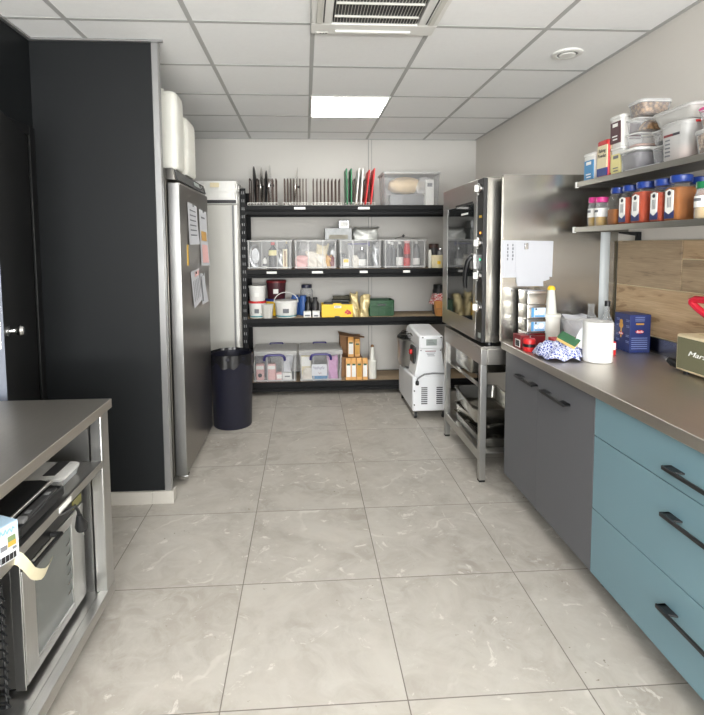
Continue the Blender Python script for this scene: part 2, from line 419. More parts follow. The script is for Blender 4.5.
# ------------------------------------------------------------------ steel fridge, jerrycans, freezer, crates, bin
t = thing('refrigerator', 'tall stainless steel refrigerator behind the black partition', 'refrigerator', (-1.08, 3.5, 0))
obj('body', MB().box(-1.43,-.812,3.045,3.93,.05,1.925).prism([(-.812,1.925),(-.772,1.925),(-.757,1.855),(-.812,1.855)],'y',3.045,3.93), M['fridgesteel'], t, .004, world=True)
obj('gasket', MB().box(-.812,-.80,3.08,3.92,.12,1.84), M['gasket'], t, world=True)
d = obj('door', MB().box(-.80,-.742,3.062,3.928,.055,1.845), M['fridgesteel'], t, .006, world=True)
obj('handle', MB().box(-.805,-.738,3.052,3.063,.06,1.84), M['steelz'], d, .003, world=True)
obj('logo_plate', MB().box(-.7425,-.740,3.40,3.50,1.605,1.622), M['chrome'], d, world=True)
obj('hinge', MB().box(-.80,-.736,3.065,3.12,.03,.055), M['chrome'], d, .003, world=True)
cpn = obj('control_panel', MB().prism([(-.775,1.92),(-.765,1.92),(-.747,1.857),(-.757,1.857)], 'y', 3.07, 3.92), M['black'], t, .002, world=True)
obj('display', MB().prism([(-.7555,1.905),(-.7595,1.906),(-.7535,1.879),(-.7495,1.878)], 'y', 3.55, 3.70), M['lcd'], cpn, world=True)
obj('button', MB().cyl((-.76,3.78,1.892),(-.748,3.78,1.889),.012,14), M['chrome'], cpn, world=True)
for y in (3.12, 3.88):
    for x in (-1.38, -.86): obj('foot', MB().lathe([(.022,0),(.022,.02),(.012,.03),(.012,.05)], x, y, 16), M['chrome'], t, world=True)

def sheet(label, corners, prints=(), group=None, mat=None):
    # a paper on the fridge door: corners are (y, z) pairs on the door face, slightly curled
    cy = sum(c[0] for c in corners)/4; cz = min(c[1] for c in corners)
    t = thing('paper_note', label, 'paper note', (-.741, cy, cz), 0, group)
    (y0,z0),(y1,z1),(y2,z2),(y3,z3) = corners   # tl, tr, br, bl
    def P(u, v):
        y = (y0*(1-u)+y1*u)*(1-v) + (y3*(1-u)+y2*u)*v; z = (z0*(1-u)+z1*u)*(1-v) + (z3*(1-u)+z2*u)*v
        return (.002 + .012*v*v*(.4+u), y - cy, z - cz)
    sh = obj('sheet', MB().grid(P, 6, 6), mat or M['paper'], t)
    for u0,u1,v0,v1,m_ in prints:
        a = [P(u0,v0),P(u1,v0),P(u1,v1),P(u0,v1)]
        obj('print', MB().poly([(q[0]+.0025,q[1],q[2]) for q in a]), m_, t)
    obj('magnet', MB().cyl((.002,(y0+y1)/2-cy,z0-cz-.012),(.012,(y0+y1)/2-cy,z0-cz-.012),.009,12), M['chrome'], t)
    return t
lines = [(.15+.0*i,.8,.15+.12*i,.18+.12*i,M['ink']) for i in range(6)]
sheet('white note with small grey writing at the top of the steel fridge door', [(3.26,1.745),(3.53,1.735),(3.53,1.48),(3.27,1.475)], lines)
sheet('narrow note with orange and red pictures near the fridge door edge', [(3.60,1.725),(3.86,1.72),(3.88,1.32),(3.62,1.33)], [(.15,.8,.38,.55,M['amber']),(.15,.85,.62,.95,M['palepink']),(.2,.7,.12,.15,M['ink'])])
sheet('white note with a pink heading at mid height of the fridge door', [(3.30,1.30),(3.55,1.315),(3.56,1.095),(3.36,1.055)], [(.4,.95,.05,.2,M['palepink'])] + [(.15+.2*i,.19+.2*i,.28,.85,M['ink']) for i in range(4)])
sheet('narrow white strip note beside the pink headed note', [(3.58,1.275),(3.74,1.27),(3.78,1.06),(3.62,1.05)], [(.1,.22,.1,.9,M['ink'])])
tag(obj('warning_sticker', MB().box(0,.0015,-.018,.018,0,.13), M['sticker'], loc=(-.742, 3.245, 1.345)), 'small upright yellow sticker on the steel fridge door', 'sticker')

def jerrycan(label, x0, x1, y0, y1, h, handle_z):
    cx, cy = (x0+x1)/2, (y0+y1)/2; w, d = x1-x0, y1-y0
    t = thing('jerrycan', label, 'jerrycan', (cx, cy, 1.926), 0, 'white jerrycans on the fridge')
    b = MB(); lv = [(0,w*.94,d*.94),(.015,w,d),(h*.42,w,d),(h*.44,w*.985,d*.985),(h*.46,w,d),(h-.06,w,d),(h-.025,w*.98,d*.97),(h-.006,w*.92,d*.9),(h,w*.84,d*.82)]
    b.levels(0, 0, lv, .032, seg=5); obj('body', b, M['milk'], t, angle=50)
    obj('handle', MB().tube([(-w*.18,0,h-.01),(-w*.16,0,h+.022),(w*.16,0,h+.022),(w*.2,0,h-.01)], .016, 10), M['milk'], t)
    obj('cap', MB().lathe([(.03,h-.012),(.03,h+.018),(.026,h+.024),(.002,h+.024)], -w*.3, 0, 20), M['milk'], t)
jerrycan('white jerrycan on the fridge, nearer and taller of the two', -1.06, -.752, 3.10, 3.29, .46, 0)
jerrycan('white jerrycan on the fridge, farther and lower of the two', -1.05, -.748, 3.34, 3.60, .37, 0)

t = thing('freezer', 'tall white upright freezer against the back wall', 'freezer', (-.92, 5.0, 0))
obj('body', MB().box(-1.23,-.615,4.765,5.32,.06,1.90), M['freezer'], t, .006, world=True)
d = obj('door', MB().box(-1.23,-.617,4.71,4.762,.10,1.845), M['freezer'], t, .012, world=True)
obj('handle_strip', MB().box(-.668,-.652,4.705,4.712,.12,1.84), M['grey'], d, .002, world=True)
obj('door_edge', MB().box(-.648,-.619,4.702,4.715,.12,1.84), M['white'], d, .004, world=True)
c = obj('control_panel', MB().box(-1.23,-.617,4.715,4.765,1.852,1.90), M['white'], t, .004, world=True)
obj('display_strip', MB().box(-1.2,-.63,4.711,4.716,1.858,1.888), M['dark'], c, .002, world=True)
for x in (-1.18,-.67):
    for y in (4.80,5.27): obj('foot', MB().lathe([(.02,0),(.02,.06)], x, y, 14), M['black'], t, world=True)

def crate(label, cx, cy, z, w, d, h, m, group=None, note=False):
    t = thing('storage_crate', label, 'crate', (cx, cy, z), 0, group)
    b = MB()
    b.levels(0,0,[(0,w*.94,d*.94),(h,w*.98,d*.98)], .02, True, False)
    b.levels(0,0,[(h,w*.94,d*.94),(.006,w*.90,d*.90)], .02, False, True)
    r = MB()
    for zz in (.012, h-.02): r.levels(0,0,[(zz,w*.985,d*.985),(zz+.018,w,d)], .02)
    rim = MB(); rim.levels(0,0,[(h-.022,w*.99,d*.99),(h-.022,w,d),(h,w,d),(h,w*.94,d*.94),(h-.022,w*.93,d*.93)], .02, False, False)
    obj('rim', rim, m, t)
    rb = b
    for i in range(4):
        x = -w*.42 + i*w*.28
        rb.box(x-.006,x+.006,-d*.5,-d*.47,.008,h-.02)
    for i in range(3):
        y = -d*.36 + i*d*.36
        rb.box(w*.47,w*.5,y-.006,y+.006,.008,h-.02)
    obj('body', b, m, t)
    if note: obj('label', MB().box(-w*.02,w*.16,-d*.5-.003,-d*.5+.004,h*.3,h*.8), M['cream'], t, .001)
    return t
crate('white stacking crate on the freezer, lower one', -.86, 4.96, 1.902, .46, .42, .078, M['white'], 'white crates on the freezer')
crate('white stacking crate with a small cream label, on top of the other', -.86, 4.96, 1.982, .46, .42, .082, M['white'], 'white crates on the freezer', True)

t = thing('waste_bin', 'dark navy round waste bin with black liner on the floor', 'bin', (-.612, 4.115, 0))
obj('body', MB().lathe([(.150,0),(.155,.006),(.172,.56),(.176,.565),(.176,.585),(.168,.585),(.150,.02)], 0, 0, 40, True, True), M['navy'], t)
def lin_pt(u, v):
    a = 2*PI*u; k = v*2-1
    wob = .004*math.sin(9*a)+.003*math.sin(17*a+1)
    if v < .5: r = .179+wob; z = .515+.02*math.sin(5*a)+.012*math.sin(11*a) + v*2*(.09-.02*math.sin(5*a))
    else: r = .179+wob - (v-.5)*.07; z = .605 - (v-.5)*2*.22
    return (r*math.cos(a), r*math.sin(a), z)
obj('liner', MB().grid(lin_pt, 72, 10), plain('black bin liner', rgb(24,24,26), .28, .2, 10), t)

# ------------------------------------------------------------------ black shelving unit on the back wall
SX0, SX1, SY0, SY1 = -.613, 1.76, 4.87, 5.315
Z1, Z2, Z3, Z4 = 1.852, 1.238, .761, .128
t = thing('shelving_unit', 'long black metal shelving unit with chipboard shelves along the back wall', 'shelving unit', (.4, 5.09, 0))
def post(x0, x1, y0, y1, f):
    b = MB()
    b.box(x0,x1,y0,y0+.004,0,2.01) if f else b.box(x0,x1,y1-.004,y1,0,2.01)
    s_ = x0 if x0 < 0 else x1-.004
    b.box(s_,s_+.004,y0,y1,0,2.01)
    n = len(b.f); h = b
    for i in range(26):
        z = .08 + i*.075
        for q in (-.008, .010): h.box((x0+x1)/2+q-.004,(x0+x1)/2+q+.003,y0-.001,y0+.001,z,z+.028) if f else None
    second(obj('post', b, M['blackmetal'], t, world=True), n, M['grey'])
post(SX0,SX0+.052,SY0,SY0+.045,1); post(SX1-.052,SX1,SY0,SY0+.045,1)
post(SX0,SX0+.052,SY1-.045,SY1,0); post(SX1-.052,SX1,SY1-.045,SY1,0)
for z, h in ((Z1,.088),(Z2,.082),(Z3,.078),(Z4,.088)):
    s_ = obj('shelf', MB().box(SX0+.01,SX1-.01,SY0+.03,SY1-.03,z-.014,z), M['chip'], t, .001, world=True)
    for ya, yb in ((SY0+.004,SY0+.03),(SY1-.03,SY1-.006)):
        sg = 1 if ya < 5 else -1
        yo, yi = (ya, yb) if sg > 0 else (yb, ya)
        pr = [(yo,z-h),(yo,z-.064),(yo+sg*.008,z-.058),(yo+sg*.008,z-.048),(yo,z-.042),(yo,z),(yi+sg*.004,z),(yi+sg*.004,z-.003),(yo+sg*.012,z-.004),(yo+sg*.012,z-h)]
        obj('beam', MB().prism(pr,'x',SX0+.006,SX1-.006), M['blackmetal'], s_, world=True)
    for xa in (SX0+.006, SX1-.03): obj('end_beam', MB().box(xa,xa+.024,SY0+.03,SY1-.03,z-h,z-.014), M['blackmetal'], s_, world=True)
    for a,b_ in {Z1:[(294,305),(357.5,369)],Z2:[(266,276),(311,322),(359,367),(403,410)],Z3:[],Z4:[]}[z]:
        xa, xb = (a-304.6)*.00967, (b_-304.6)*.00967
        obj('price_label', MB().box(xa,xb,SY0+.0005,SY0+.005,z-.04,z-.018), M['label'], s_, world=True)

# --- peg racks on the top shelf
def rack(label, x0, x1):
    cx = (x0+x1)/2; w = x1-x0
    t = thing('peg_rack', label, 'rack', (cx, 5.06, Z1), 0, 'white wire peg racks on the top shelf')
    b = MB()
    for z in (.006,.028): b.tube([(-w/2,-.11,z),(w/2,-.11,z),(w/2,.11,z),(-w/2,.11,z),(-w/2,-.11,z)], .0035, 6)
    for i in range(11):
        x = -w/2 + w*i/10
        b.tube([(x,-.112,.028),(x,-.112,.006),(x,.112,.006),(x,.112,.028)], .0022, 5)
    obj('base', b, M['white'], t)
    for i in range(8):
        x = -w*.44 + w*.88*i/7
        obj('peg', MB().tube([(x,-.085,.008),(x,-.085,.255),(x+.001,-.075,.262),(x+.001,.075,.262),(x,.085,.255),(x,.085,.008)], .0058, 6), M['tan'], t)
    return t
for lb, a, b_ in (('peg rack at the left end of the top shelf holding dark lids', 249.5, 278), ('second peg rack from the left on the top shelf, holding one leaning lid', 283, 306.8), ('empty white peg rack on the middle of the top shelf', 310.6, 339.6), ('peg rack on the top shelf holding green, white and red boards', 343.6, 372)):
    rack(lb, (a-304)*.0101, (b_-304)*.0101)
def lid(label, x, tilt, r, m, y=5.06):
    t = thing('pan_lid', label, 'pan lid', (x, y, Z1+.012), 0, 'pan lids in the peg racks')
    Mx = Matrix.Rotation(tilt, 4, 'Y') @ Matrix.Translation((0,0,r)) @ Matrix.Rotation(PI/2, 4, 'Y')
    obj('disc', MB().lathe([(.002,.009),(r*.5,.008),(r*.9,.003),(r,.002),(r,-.001),(r*.9,.0005),(r*.5,.005),(.002,.006)], 0, 0, 36).xf(Mx), m, t)
    obj('knob', MB().lathe([(.006,.01),(.006,.022),(.014,.026),(.014,.034),(.002,.036)], 0, 0, 14).xf(Mx), M['black'], t)
lid('leftmost pan lid in the first rack, dark and leaning left', -.475, -.055, .19, M['dark'])
lid('pan lid in the first rack, second from the left, pale steel', -.415, -.02, .185, M['pansteel'])
lid('pan lid in the first rack, third from the left, dark', -.385, .03, .17, M['dark'])
lid('pan lid in the first rack, fourth from the left, shiny', -.335, -.01, .195, M['chrome'])
lid('single pan lid leaning right in the second rack', -.105, .10, .185, M['pansteel'])
def cutting(label, x, m, tilt, h, grp):
    t = tag(obj('cutting_board', MB().prism([(-.125,0),(.125,0),(.14,.015),(.14,h-.015),(.125,h),(-.125,h),(-.14,h-.015),(-.14,.015)],'x',-.006,.006).xf(Matrix.Rotation(tilt,4,'Y')), m, bev=.002, loc=(x, 5.05, Z1+.012)), label, 'cutting board', grp)
cutting('left of the two green cutting boards in the rack', .412, M['green'], -.02, .345, 'boards in the last rack')
cutting('right of the two green cutting boards in the rack', .452, M['green'], 0.0, .345, 'boards in the last rack')
cutting('left of the two white cutting boards in the rack', .498, M['board_white'], .09, .35, 'boards in the last rack')
cutting('right of the two white cutting boards in the rack', .545, M['board_white'], .06, .35, 'boards in the last rack')
cutting('left of the two red cutting boards in the rack', .588, M['board_red'], .13, .335, 'boards in the last rack')
cutting('right of the two red cutting boards in the rack', .642, M['board_red'], .11, .35, 'boards in the last rack')

# --- generic containers
def clear_box(label, x0, x1, y0, y1, z, h, group=None, ribs=True, lid_=None, handle=None, name='storage_box', m='clear', taper=.93, lidh=.012):
    cx, cy, w, d = (x0+x1)/2, (y0+y1)/2, x1-x0, y1-y0
    t = thing(name, label, 'storage box', (cx, cy, z), 0, group)
    b = MB().levels(0,0,[(.002,w*taper,d*taper),(h,w*.985,d*.985)], .02, True, False)
    obj('body', b, M[m], t)
    rim = MB().levels(0,0,[(h-.012,w*.985,d*.985),(h-.012,w,d),(h,w,d),(h,w*.975,d*.975)], .02, False, False)
    obj('rim', rim, M['milkclear'], t)
    if ribs:
        r = MB(); k0, k1 = taper, .99
        for u in (-.46,-.17,.17,.46):
            r.add([(u*w*k0-.005,-d/2*k0-.001,.004),(u*w*k0+.005,-d/2*k0-.001,.004),(u*w*k1+.005,-d/2*k1-.001,h-.01),(u*w*k1-.005,-d/2*k1-.001,h-.01)], [(0,1,2,3)])
        r.box(-w*taper/2,w*taper/2,-d*taper/2-.003,-d*taper/2-.001,.012,.022)
        obj('rib', r, M['milkclear'], t)
    if lid_:
        obj('lid', MB().levels(0,0,[(h-.004,w*1.0,d*1.0),(h+lidh*.6,w*1.01,d*1.01),(h+lidh,w*.97,d*.97)], .02), M[lid_], t, .002)
    if handle:
        for sy in (-1,):
            y = sy*d/2
            hb = MB().tube([(-.10,y-.004,h-.06),(-.098,y-.014,h-.035),(-.085,y-.018,h-.012),(-.06,y-.018,h-.004),(.06,y-.018,h-.004),(.085,y-.018,h-.012),(.098,y-.014,h-.035),(.10,y-.004,h-.06)], [.011,.013,.013,.012,.012,.013,.013,.011], 8)
            obj('handle', hb, M[handle], t)
        obj('rear_handle', MB().tube([(-.07,d/2-.05,h+lidh),(-.06,d/2-.045,h+lidh+.012),(.06,d/2-.045,h+lidh+.012),(.07,d/2-.05,h+lidh)], .008, 8), M[handle], t)
    return t

def bottle(label, x, y, z, r, h, m, cap=None, lab=None, cat='bottle', group=None, neck=.38, shoulder=.66, name='bottle', labz=(.15,.5)):
    t = thing(name, label, cat, (x,y,z), 0, group)
    obj('body', MB().lathe([(r*.88,0),(r,.004),(r,h*shoulder),(r*.9,h*(shoulder+.06)),(r*neck,h*(shoulder+.17)),(r*neck,h*.93)], 0,0,22), m, t)
    if cap: obj('cap', MB().lathe([(r*neck*1.25,h*.9),(r*neck*1.25,h),(r*neck*.9,h+.002),(.001,h+.002)], 0,0,18), cap, t)
    if lab: obj('label', MB().lathe([(r+.0008,h*labz[0]),(r+.0008,h*labz[1])], 0,0,22,False,False), lab, t)
    return t

def carton(label, x, y, z, w, d, h, m, panel=None, rz=0, cat='carton', group=None, name='carton', pz=(.2,.75), pw=.8):
    t = thing(name, label, cat, (x,y,z), rz, group)
    obj('body', MB().box(-w/2,w/2,-d/2,d/2,0,h), m, t, .002)
    if panel: obj('panel', MB().box(-w/2*pw,w/2*pw,-d/2-.0012,-d/2+.001,h*pz[0],h*pz[1]), panel, t)
    return t

def bag(label, x, y, z, w, d, h, m, lean=0, seed=1, cat='bag', group=None, name='bag', flat=False, rz=0, parts=()):
    rnd = random.Random(seed); ph = [rnd.uniform(0, 6.28) for _ in range(8)]
    def P(u, v):
        a = 2*PI*u
        k = 1 - (2*v-1)**6 if flat else (1-.0*v)
        tw = math.sin(PI*min(1, v*1.02))**.45 if flat else (1 if v < .72 else 1-((v-.72)/.28)**1.6*.9)
        ww = w/2*(.97+.03*math.sin(3*a+ph[0])) * (1 if not flat else tw); dd = d/2*max(.05, tw)*(1+.10*math.sin(5*a+ph[1]+6*v))
        ca, sa = math.cos(a), math.sin(a)
        cx = math.copysign(abs(ca)**.6, ca); sx = math.copysign(abs(sa)**.6, sa)
        zz = h*v*(1+.05*math.sin(2*a+ph[2])*v)
        return (ww*cx + lean*v*v*h + .006*math.sin(9*v+ph[3]+4*a), dd*sx + .005*math.sin(11*v+ph[4]+3*a), zz)
    b = MB().grid(P, 28, 12)
    n = 28*13
    o = obj(name, b, m, loc=(x,y,z), angle=80); o.rotation_euler = (0,0,rz)
    if cat: tag(o, label, cat, group)
    return o

def bucket(label, x, y, z, r, h, m, lid_=None, band=None, bandz=.06, lab=None, bail=None, group=None, lidband=None, taper=.9):
    t = thing('bucket', label, 'bucket', (x,y,z), 0, group)
    obj('body', MB().lathe([(r*taper*.97,0),(r*taper,.005),(r,h*.86),(r*1.03,h*.86),(r*1.03,h*.9),(r,h*.9),(r,h*.93)], 0,0,32), m, t)
    if lid_: obj('lid', MB().lathe([(r*1.05,h*.88),(r*1.06,h*.97),(r*1.03,h),(r*.95,h),(r*.93,h*.985),(.002,h*.985)], 0,0,32,False,True), lid_, t)
    if lidband: obj('lid_band', MB().lathe([(r*1.065,h*.89),(r*1.07,h*.93)], 0,0,32,False,False), lidband, t)
    if band:
        rr = r*(taper+(1-taper)*bandz)
        obj('band', MB().lathe([(rr+.001,h*bandz),(rr+.004,h*(bandz+.07))], 0,0,32,False,False), band, t)
    if lab: 
        a0, a1 = math.radians(255), math.radians(285)
        obj('label', MB().grid(lambda u,v: ((r*.985+.002)*math.cos(a0+(a1-a0)*u),(r*.985+.002)*math.sin(a0+(a1-a0)*u),h*(.3+.25*v)),5,1), lab, t)
    if bail:
        n = 14
        obj('handle', MB().tube([(r*1.06*math.cos(PI*i/n), -.02-.0*math.sin(PI*i/n), h*.9+.075*math.sin(PI*i/n)*1.3) for i in range(n+1)], .004, 6), bail, t)
    return t

# --- top shelf: lidded clear box with bags
clear_box('clear lidded box with bags at the right end of the top shelf', .762, 1.325, 4.90, 5.27, Z1+.002, .315, ribs=False, lid_='lidclear')
bag('beige crumpled bag inside the clear box on the top shelf', 1.0, 5.06, Z1+.12, .36, .18, .17, M['card'], seed=3, flat=True).data.materials[0] = plain('beige bag', rgb(206,184,150), .6, .15, 20)
tag(carton('dark box under the beige bag in the clear box on the top shelf', 1.06, 5.10, Z1+.006, .34, .2, .11, M['grey']), group=None)
carton('pale tub with brown contents in the clear box on the top shelf', .90, 5.0, Z1+.006, .13, .13, .10, M['grey'])
carton('tall white carton with grey writing leaning in the clear box on the top shelf', 1.225, 5.0, Z1+.006, .085, .09, .25, M['white'], M['ink'], rz=.12, pz=(.72,.86), pw=.6)
bag('clear bag between the beige bag and the white carton on the top shelf', 1.14, 5.0, Z1+.12, .10, .10, .16, M['film'], lean=.3, seed=5)

# --- second shelf: four clear boxes in a row
bx = [(248,292.8),(294,337),(338.3,381.6),(382.8,426.6)]
lbs = ['clear box with a round silver tray and bottles at the left of the second shelf','clear box of white and red packets, second from the left on the second shelf','clear box with a blue clip and foil, third from the left on the second shelf','clear box of bottles with a red one, fourth from the left on the second shelf']
BXX = []
for (a,b_), lb in zip(bx, lbs):
    x0, x1 = (a-305.5)*.00982, (b_-305.5)*.00982; BXX.append((x0,x1))
    clear_box(lb, x0, x1, 4.888, 5.27, Z2+.002, .278, 'open clear boxes on the second shelf', lid_='film', lidh=.004, taper=.96)
zb = Z2+.007; xa = BXX[0][0]
t = thing('serving_tray', 'round silver tray standing in the first clear box', 'tray', (xa+.078, 4.97, zb+.006)); Mr = Matrix.Translation((0,0,.12)) @ Matrix.Rotation(.12,4,'X') @ Matrix.Diagonal((.5,1,1,1)) @ Matrix.Rotation(PI/2,4,'X')
obj('dish', MB().lathe([(.002,.0),(.075,0),(.085,.008),(.115,.012),(.115,.009),(.086,.004),(.076,-.004),(.002,-.004)],0,0,32).xf(Mr), M['silver'], t)
bottle('bottle with dark base and red cap in the first clear box', xa+.245, 5.0, zb, .042, .255, M['dark'], M['red'], M['paleyellow'], labz=(.5,.7))
bottle('small white bottle in the first clear box', xa+.168, 4.97, zb, .022, .12, M['label'], M['grey'], M['ink'], labz=(.2,.4))
bottle('small grey and white bottle beside the dark one in the first clear box', xa+.2, 5.06, zb, .022, .13, M['offwhite'], M['grey'])
carton('tall cream carton in the right of the first clear box', xa+.365, 4.99, zb, .045, .05, .19, M['cream'], M['card'], pz=(.1,.9), pw=.35)
bag('foil packet beside the cream carton in the first clear box', xa+.32, 5.03, zb, .06, .06, .19, M['silver'], seed=8)
bottle('gold capped slim bottle at the back of the first clear box', xa+.375, 5.12, zb, .02, .27, M['grey'], M['gold'])
xa = BXX[1][0]
specs = [('white and red packet at the front left of the second clear box',.07,4.96,.13,.09,.12,'palepink'),('red packet behind the white and red one in the second clear box',.125,5.02,.08,.08,.10,'red'),('silver film bag at the left of the second clear box',.09,5.1,.12,.1,.25,'film'),('white flour bag in the middle of the second clear box',.19,4.98,.11,.09,.16,'powder'),('cream bag leaning in the second clear box',.265,5.05,.12,.1,.23,'cream'),('beige packet with yellow edge in the second clear box',.275,4.95,.09,.07,.13,'powder'),('yellow packet at the right of the second clear box',.335,4.96,.05,.06,.13,'amber'),('red and white packet in the right corner of the second clear box',.375,4.96,.06,.06,.12,'darkred'),('silver bag at the right back of the second clear box',.37,5.07,.07,.08,.22,'silver')]
for i,(lb,dx,y,w_,d_,h_,m_) in enumerate(specs): bag(lb, xa+dx, y, zb, w_, d_, h_, M[m_], seed=20+i, lean=(-.15 if i%2 else .1), name='packet', cat='packet')
xa = BXX[2][0]
t = thing('bag_clip', 'long dark blue clip at the top of the third clear box', 'clip', (xa+.2,4.93,zb+.235))
obj('bar', MB().box(-.105,.105,-.006,.006,-.006,.006), M['purple'], t, .002); obj('end', MB().box(.09,.108,-.012,.012,-.02,.02), M['purple'], t, .002)
bottle('clear glass bottle with label below the blue clip in the third clear box', xa+.24, 5.0, zb, .045, .20, M['grey'], M['chrome'], M['label'], labz=(.1,.42))
bag('silver pouch at the right of the third clear box', xa+.375, 4.99, zb, .075, .07, .26, M['silver'], seed=31, name='pouch', cat='pouch')
bag('white pouch in the middle of the third clear box', xa+.125, 5.02, zb, .05, .07, .25, M['film'], seed=32, name='pouch', cat='pouch')
carton('small carton with yellow top at the left of the third clear box', xa+.075, 4.97, zb, .06, .05, .09, M['label'], M['yellow'], pz=(.6,.95))
carton('dark jar at the far left of the third clear box', xa+.05, 5.06, zb, .05, .05, .14, M['dark'], M['grey'])
bag('beige pouch beside the glass bottle in the third clear box', xa+.175, 5.0, zb, .07, .07, .12, M['powder'], seed=34, name='pouch', cat='pouch')
xa = BXX[3][0]
bottle('dark bottle at the left of the fourth clear box', xa+.075, 5.0, zb, .036, .262, M['dark'], M['white'])
bottle('grey bottle behind the dark one in the fourth clear box', xa+.12, 5.08, zb, .034, .25, M['grey'], M['white'])
bottle('dark bottle with white label in the middle of the fourth clear box', xa+.178, 4.98, zb, .036, .255, M['dark'], M['white'], M['label'], labz=(.08,.4))
bottle('red bottle in the fourth clear box', xa+.247, 4.96, zb, .034, .265, M['red'], M['palepink'], M['darkred'], labz=(.35,.5), neck=.75, shoulder=.7)
bottle('grey bottle with pale label at the right of the fourth clear box', xa+.35, 5.0, zb, .036, .262, M['grey'], M['white'], M['label'], labz=(.1,.35))
# on and beside the boxes
zt = Z2+.002+.278+.005
carton('foil wrapped tray lying on the clear boxes of the second shelf', .325, 5.08, zt, .265, .26, .112, plain('dull foil', rgb(128,130,130), .4, .3, 30, .3, bmp=.4), plain('dull beige', rgb(120,116,104), .6), pz=(.06,.42), pw=.7, name='foil_tray', cat='foil tray')
carton('smaller foil wrapped pack on top of the foil tray', .385, 5.08, zt+.114, .10, .14, .075, M['silver'], M['label'], pz=(.2,.8), pw=.8, name='foil_pack', cat='foil pack')
bag('grey crumpled plastic bag lying beside the foil tray on the clear boxes', .60, 5.1, zt, .26, .2, .125, plain('grey film bag', rgb(186,188,184), .35, .25, 20, .2), seed=41, flat=False, lean=.15, name='plastic_bag')
t = thing('whisk', 'black handled utensil lying on the fourth clear box', 'utensil', (.95, 5.0, zt+.004))
obj('handle', MB().tube([(.02,0,.022),(.035,0,.04)], .012, 10), M['black'], t); obj('shaft', MB().tube([(-.06,.0,.004),(.02,0,.022)], .004, 6), M['dark'], t)
bottle('slim white squeeze bottle right of the fourth clear box', (428.5-303)*.0098, 4.93, Z2+.002, .017, .185, M['milk'], None, shoulder=.8, neck=.6)
t = thing('jar', 'brown lidded jar behind the yellow tub on the second shelf', 'jar', ((431.5-303)*.0101, 5.05, Z2+.002))
obj('body', MB().lathe([(.046,0),(.048,.005),(.048,.18),(.044,.2)],0,0,24), M['dark'], t); obj('lid', MB().lathe([(.049,.195),(.049,.235),(.044,.238),(.002,.238)],0,0,24), plain('brown lid', rgb(58,40,34), .5), t)
bottle('grey shaker with steel top behind the yellow tub on the second shelf', (438-303)*.0100, 5.0, Z2+.002, .028, .195, M['grey'], M['chrome'], neck=.9, shoulder=.75)
bucket('small pale yellow tub at the right of the second shelf', (435.5-303)*.00985, 4.93, Z2+.002, .062, .125, M['cream'], M['cream'], lab=M['yellow'])
bottle('red bottle beside the oven at the end of the second shelf', (445-303)*.0099, 4.95, Z2+.002, .022, .10, M['red'], M['darkred'])

# ------------------------------------------------------------------ third shelf
def sx(px, y): return round((px-305.2)*y/504*1.003, 3)
bucket('lower white bucket with teal band at the left of the third shelf', sx(257,4.98), 4.985, Z3+.002, .082, .165, M['white'], M['red'], M['teal_band'], .06, lab=M['ink'], group='white buckets on the third shelf')
bucket('upper white bucket standing on the teal banded one', sx(257.2,4.98), 4.985, Z3+.168, .082, .15, M['white'], M['white'], group='white buckets on the third shelf', lab=M['label'])
t = thing('measuring_jug', 'small white jug in front of the white buckets', 'jug', (sx(267,4.93), 4.925, Z3+.002))
obj('body', MB().levels(0,0,[(0,.088,.07),(.006,.092,.074),(.13,.115,.085),(.135,.12,.09),(.135,.112,.08),(.02,.085,.066)], .03, True, True), M['offwhite'], t)
obj('handle', MB().tube([(-.052,0,.12),(-.075,0,.11),(-.075,0,.05),(-.046,0,.03)], .007, 8), M['offwhite'], t)
bucket('yellow tub with blue lid at the back of the third shelf', sx(274,5.175), 5.175, Z3+.002, .102, .165, M['yellow'], M['blue'])
bucket('dark tub with red lid stacked on the yellow tub', sx(276,5.175), 5.175, Z3+.169, .098, .185, M['maroon'], M['darkred'], lab=M['label'])
bucket('white bucket with raised wire handle and teal band on the third shelf', sx(285.6,4.99), 4.995, Z3+.002, .112, .165, M['white'], M['white'], M['teal_band'], .07, lab=M['ink'], bail=M['white'])
for k, (px, y) in enumerate(((294.5,5.15),(302.5,5.11))):
    t = thing('canister', ('left' if k == 0 else 'right') + ' one of two blue canisters behind the handled bucket', 'canister', (sx(px,y), y, Z3+.002), 0, 'blue canisters')
    obj('body', MB().lathe([(.042,0),(.045,.004),(.045,.17),(.04,.18)],0,0,24), M['cobalt'], t); obj('cap', MB().lathe([(.034,.178),(.034,.2),(.002,.202)],0,0,20), M['cobalt'], t)
t = thing('glass_jar', 'tall clear jar with dark blue lid at the back of the third shelf', 'jar', (sx(306,5.2), 5.2, Z3+.002))
obj('body', MB().lathe([(.06,0),(.064,.006),(.064,.24),(.05,.265),(.05,.275)],0,0,26), M['clear'], t); obj('lid', MB().lathe([(.054,.27),(.054,.30),(.05,.304),(.002,.304)],0,0,24), plain('dark blue lid', rgb(40,44,66), .4), t); obj('contents', MB().lathe([(.058,.005),(.058,.16),(.002,.165)],0,0,22), M['dark'], t)
bottle('left of two dark bottles on the third shelf', sx(307.5,5.05), 5.05, Z3+.002, .034, .19, M['black'], M['black'], group='dark bottles on the third shelf', neck=.5)
bottle('right of two dark bottles on the third shelf', sx(314.5,5.05), 5.05, Z3+.002, .036, .185, M['dark'], M['black'], group='dark bottles on the third shelf', neck=.5)
carton('small white box left, in front of the dark bottles', sx(306.5,4.95), 4.955, Z3+.002, .072, .07, .058, M['white'], M['ink'], pz=(.2,.45), pw=.7, cat='box', name='small_box')
carton('small white box right, beside the yellow fruit box', sx(315.3,4.95), 4.955, Z3+.002, .07, .08, .06, M['white'], M['ink'], pz=(.15,.4), pw=.6, cat='box', name='small_box')
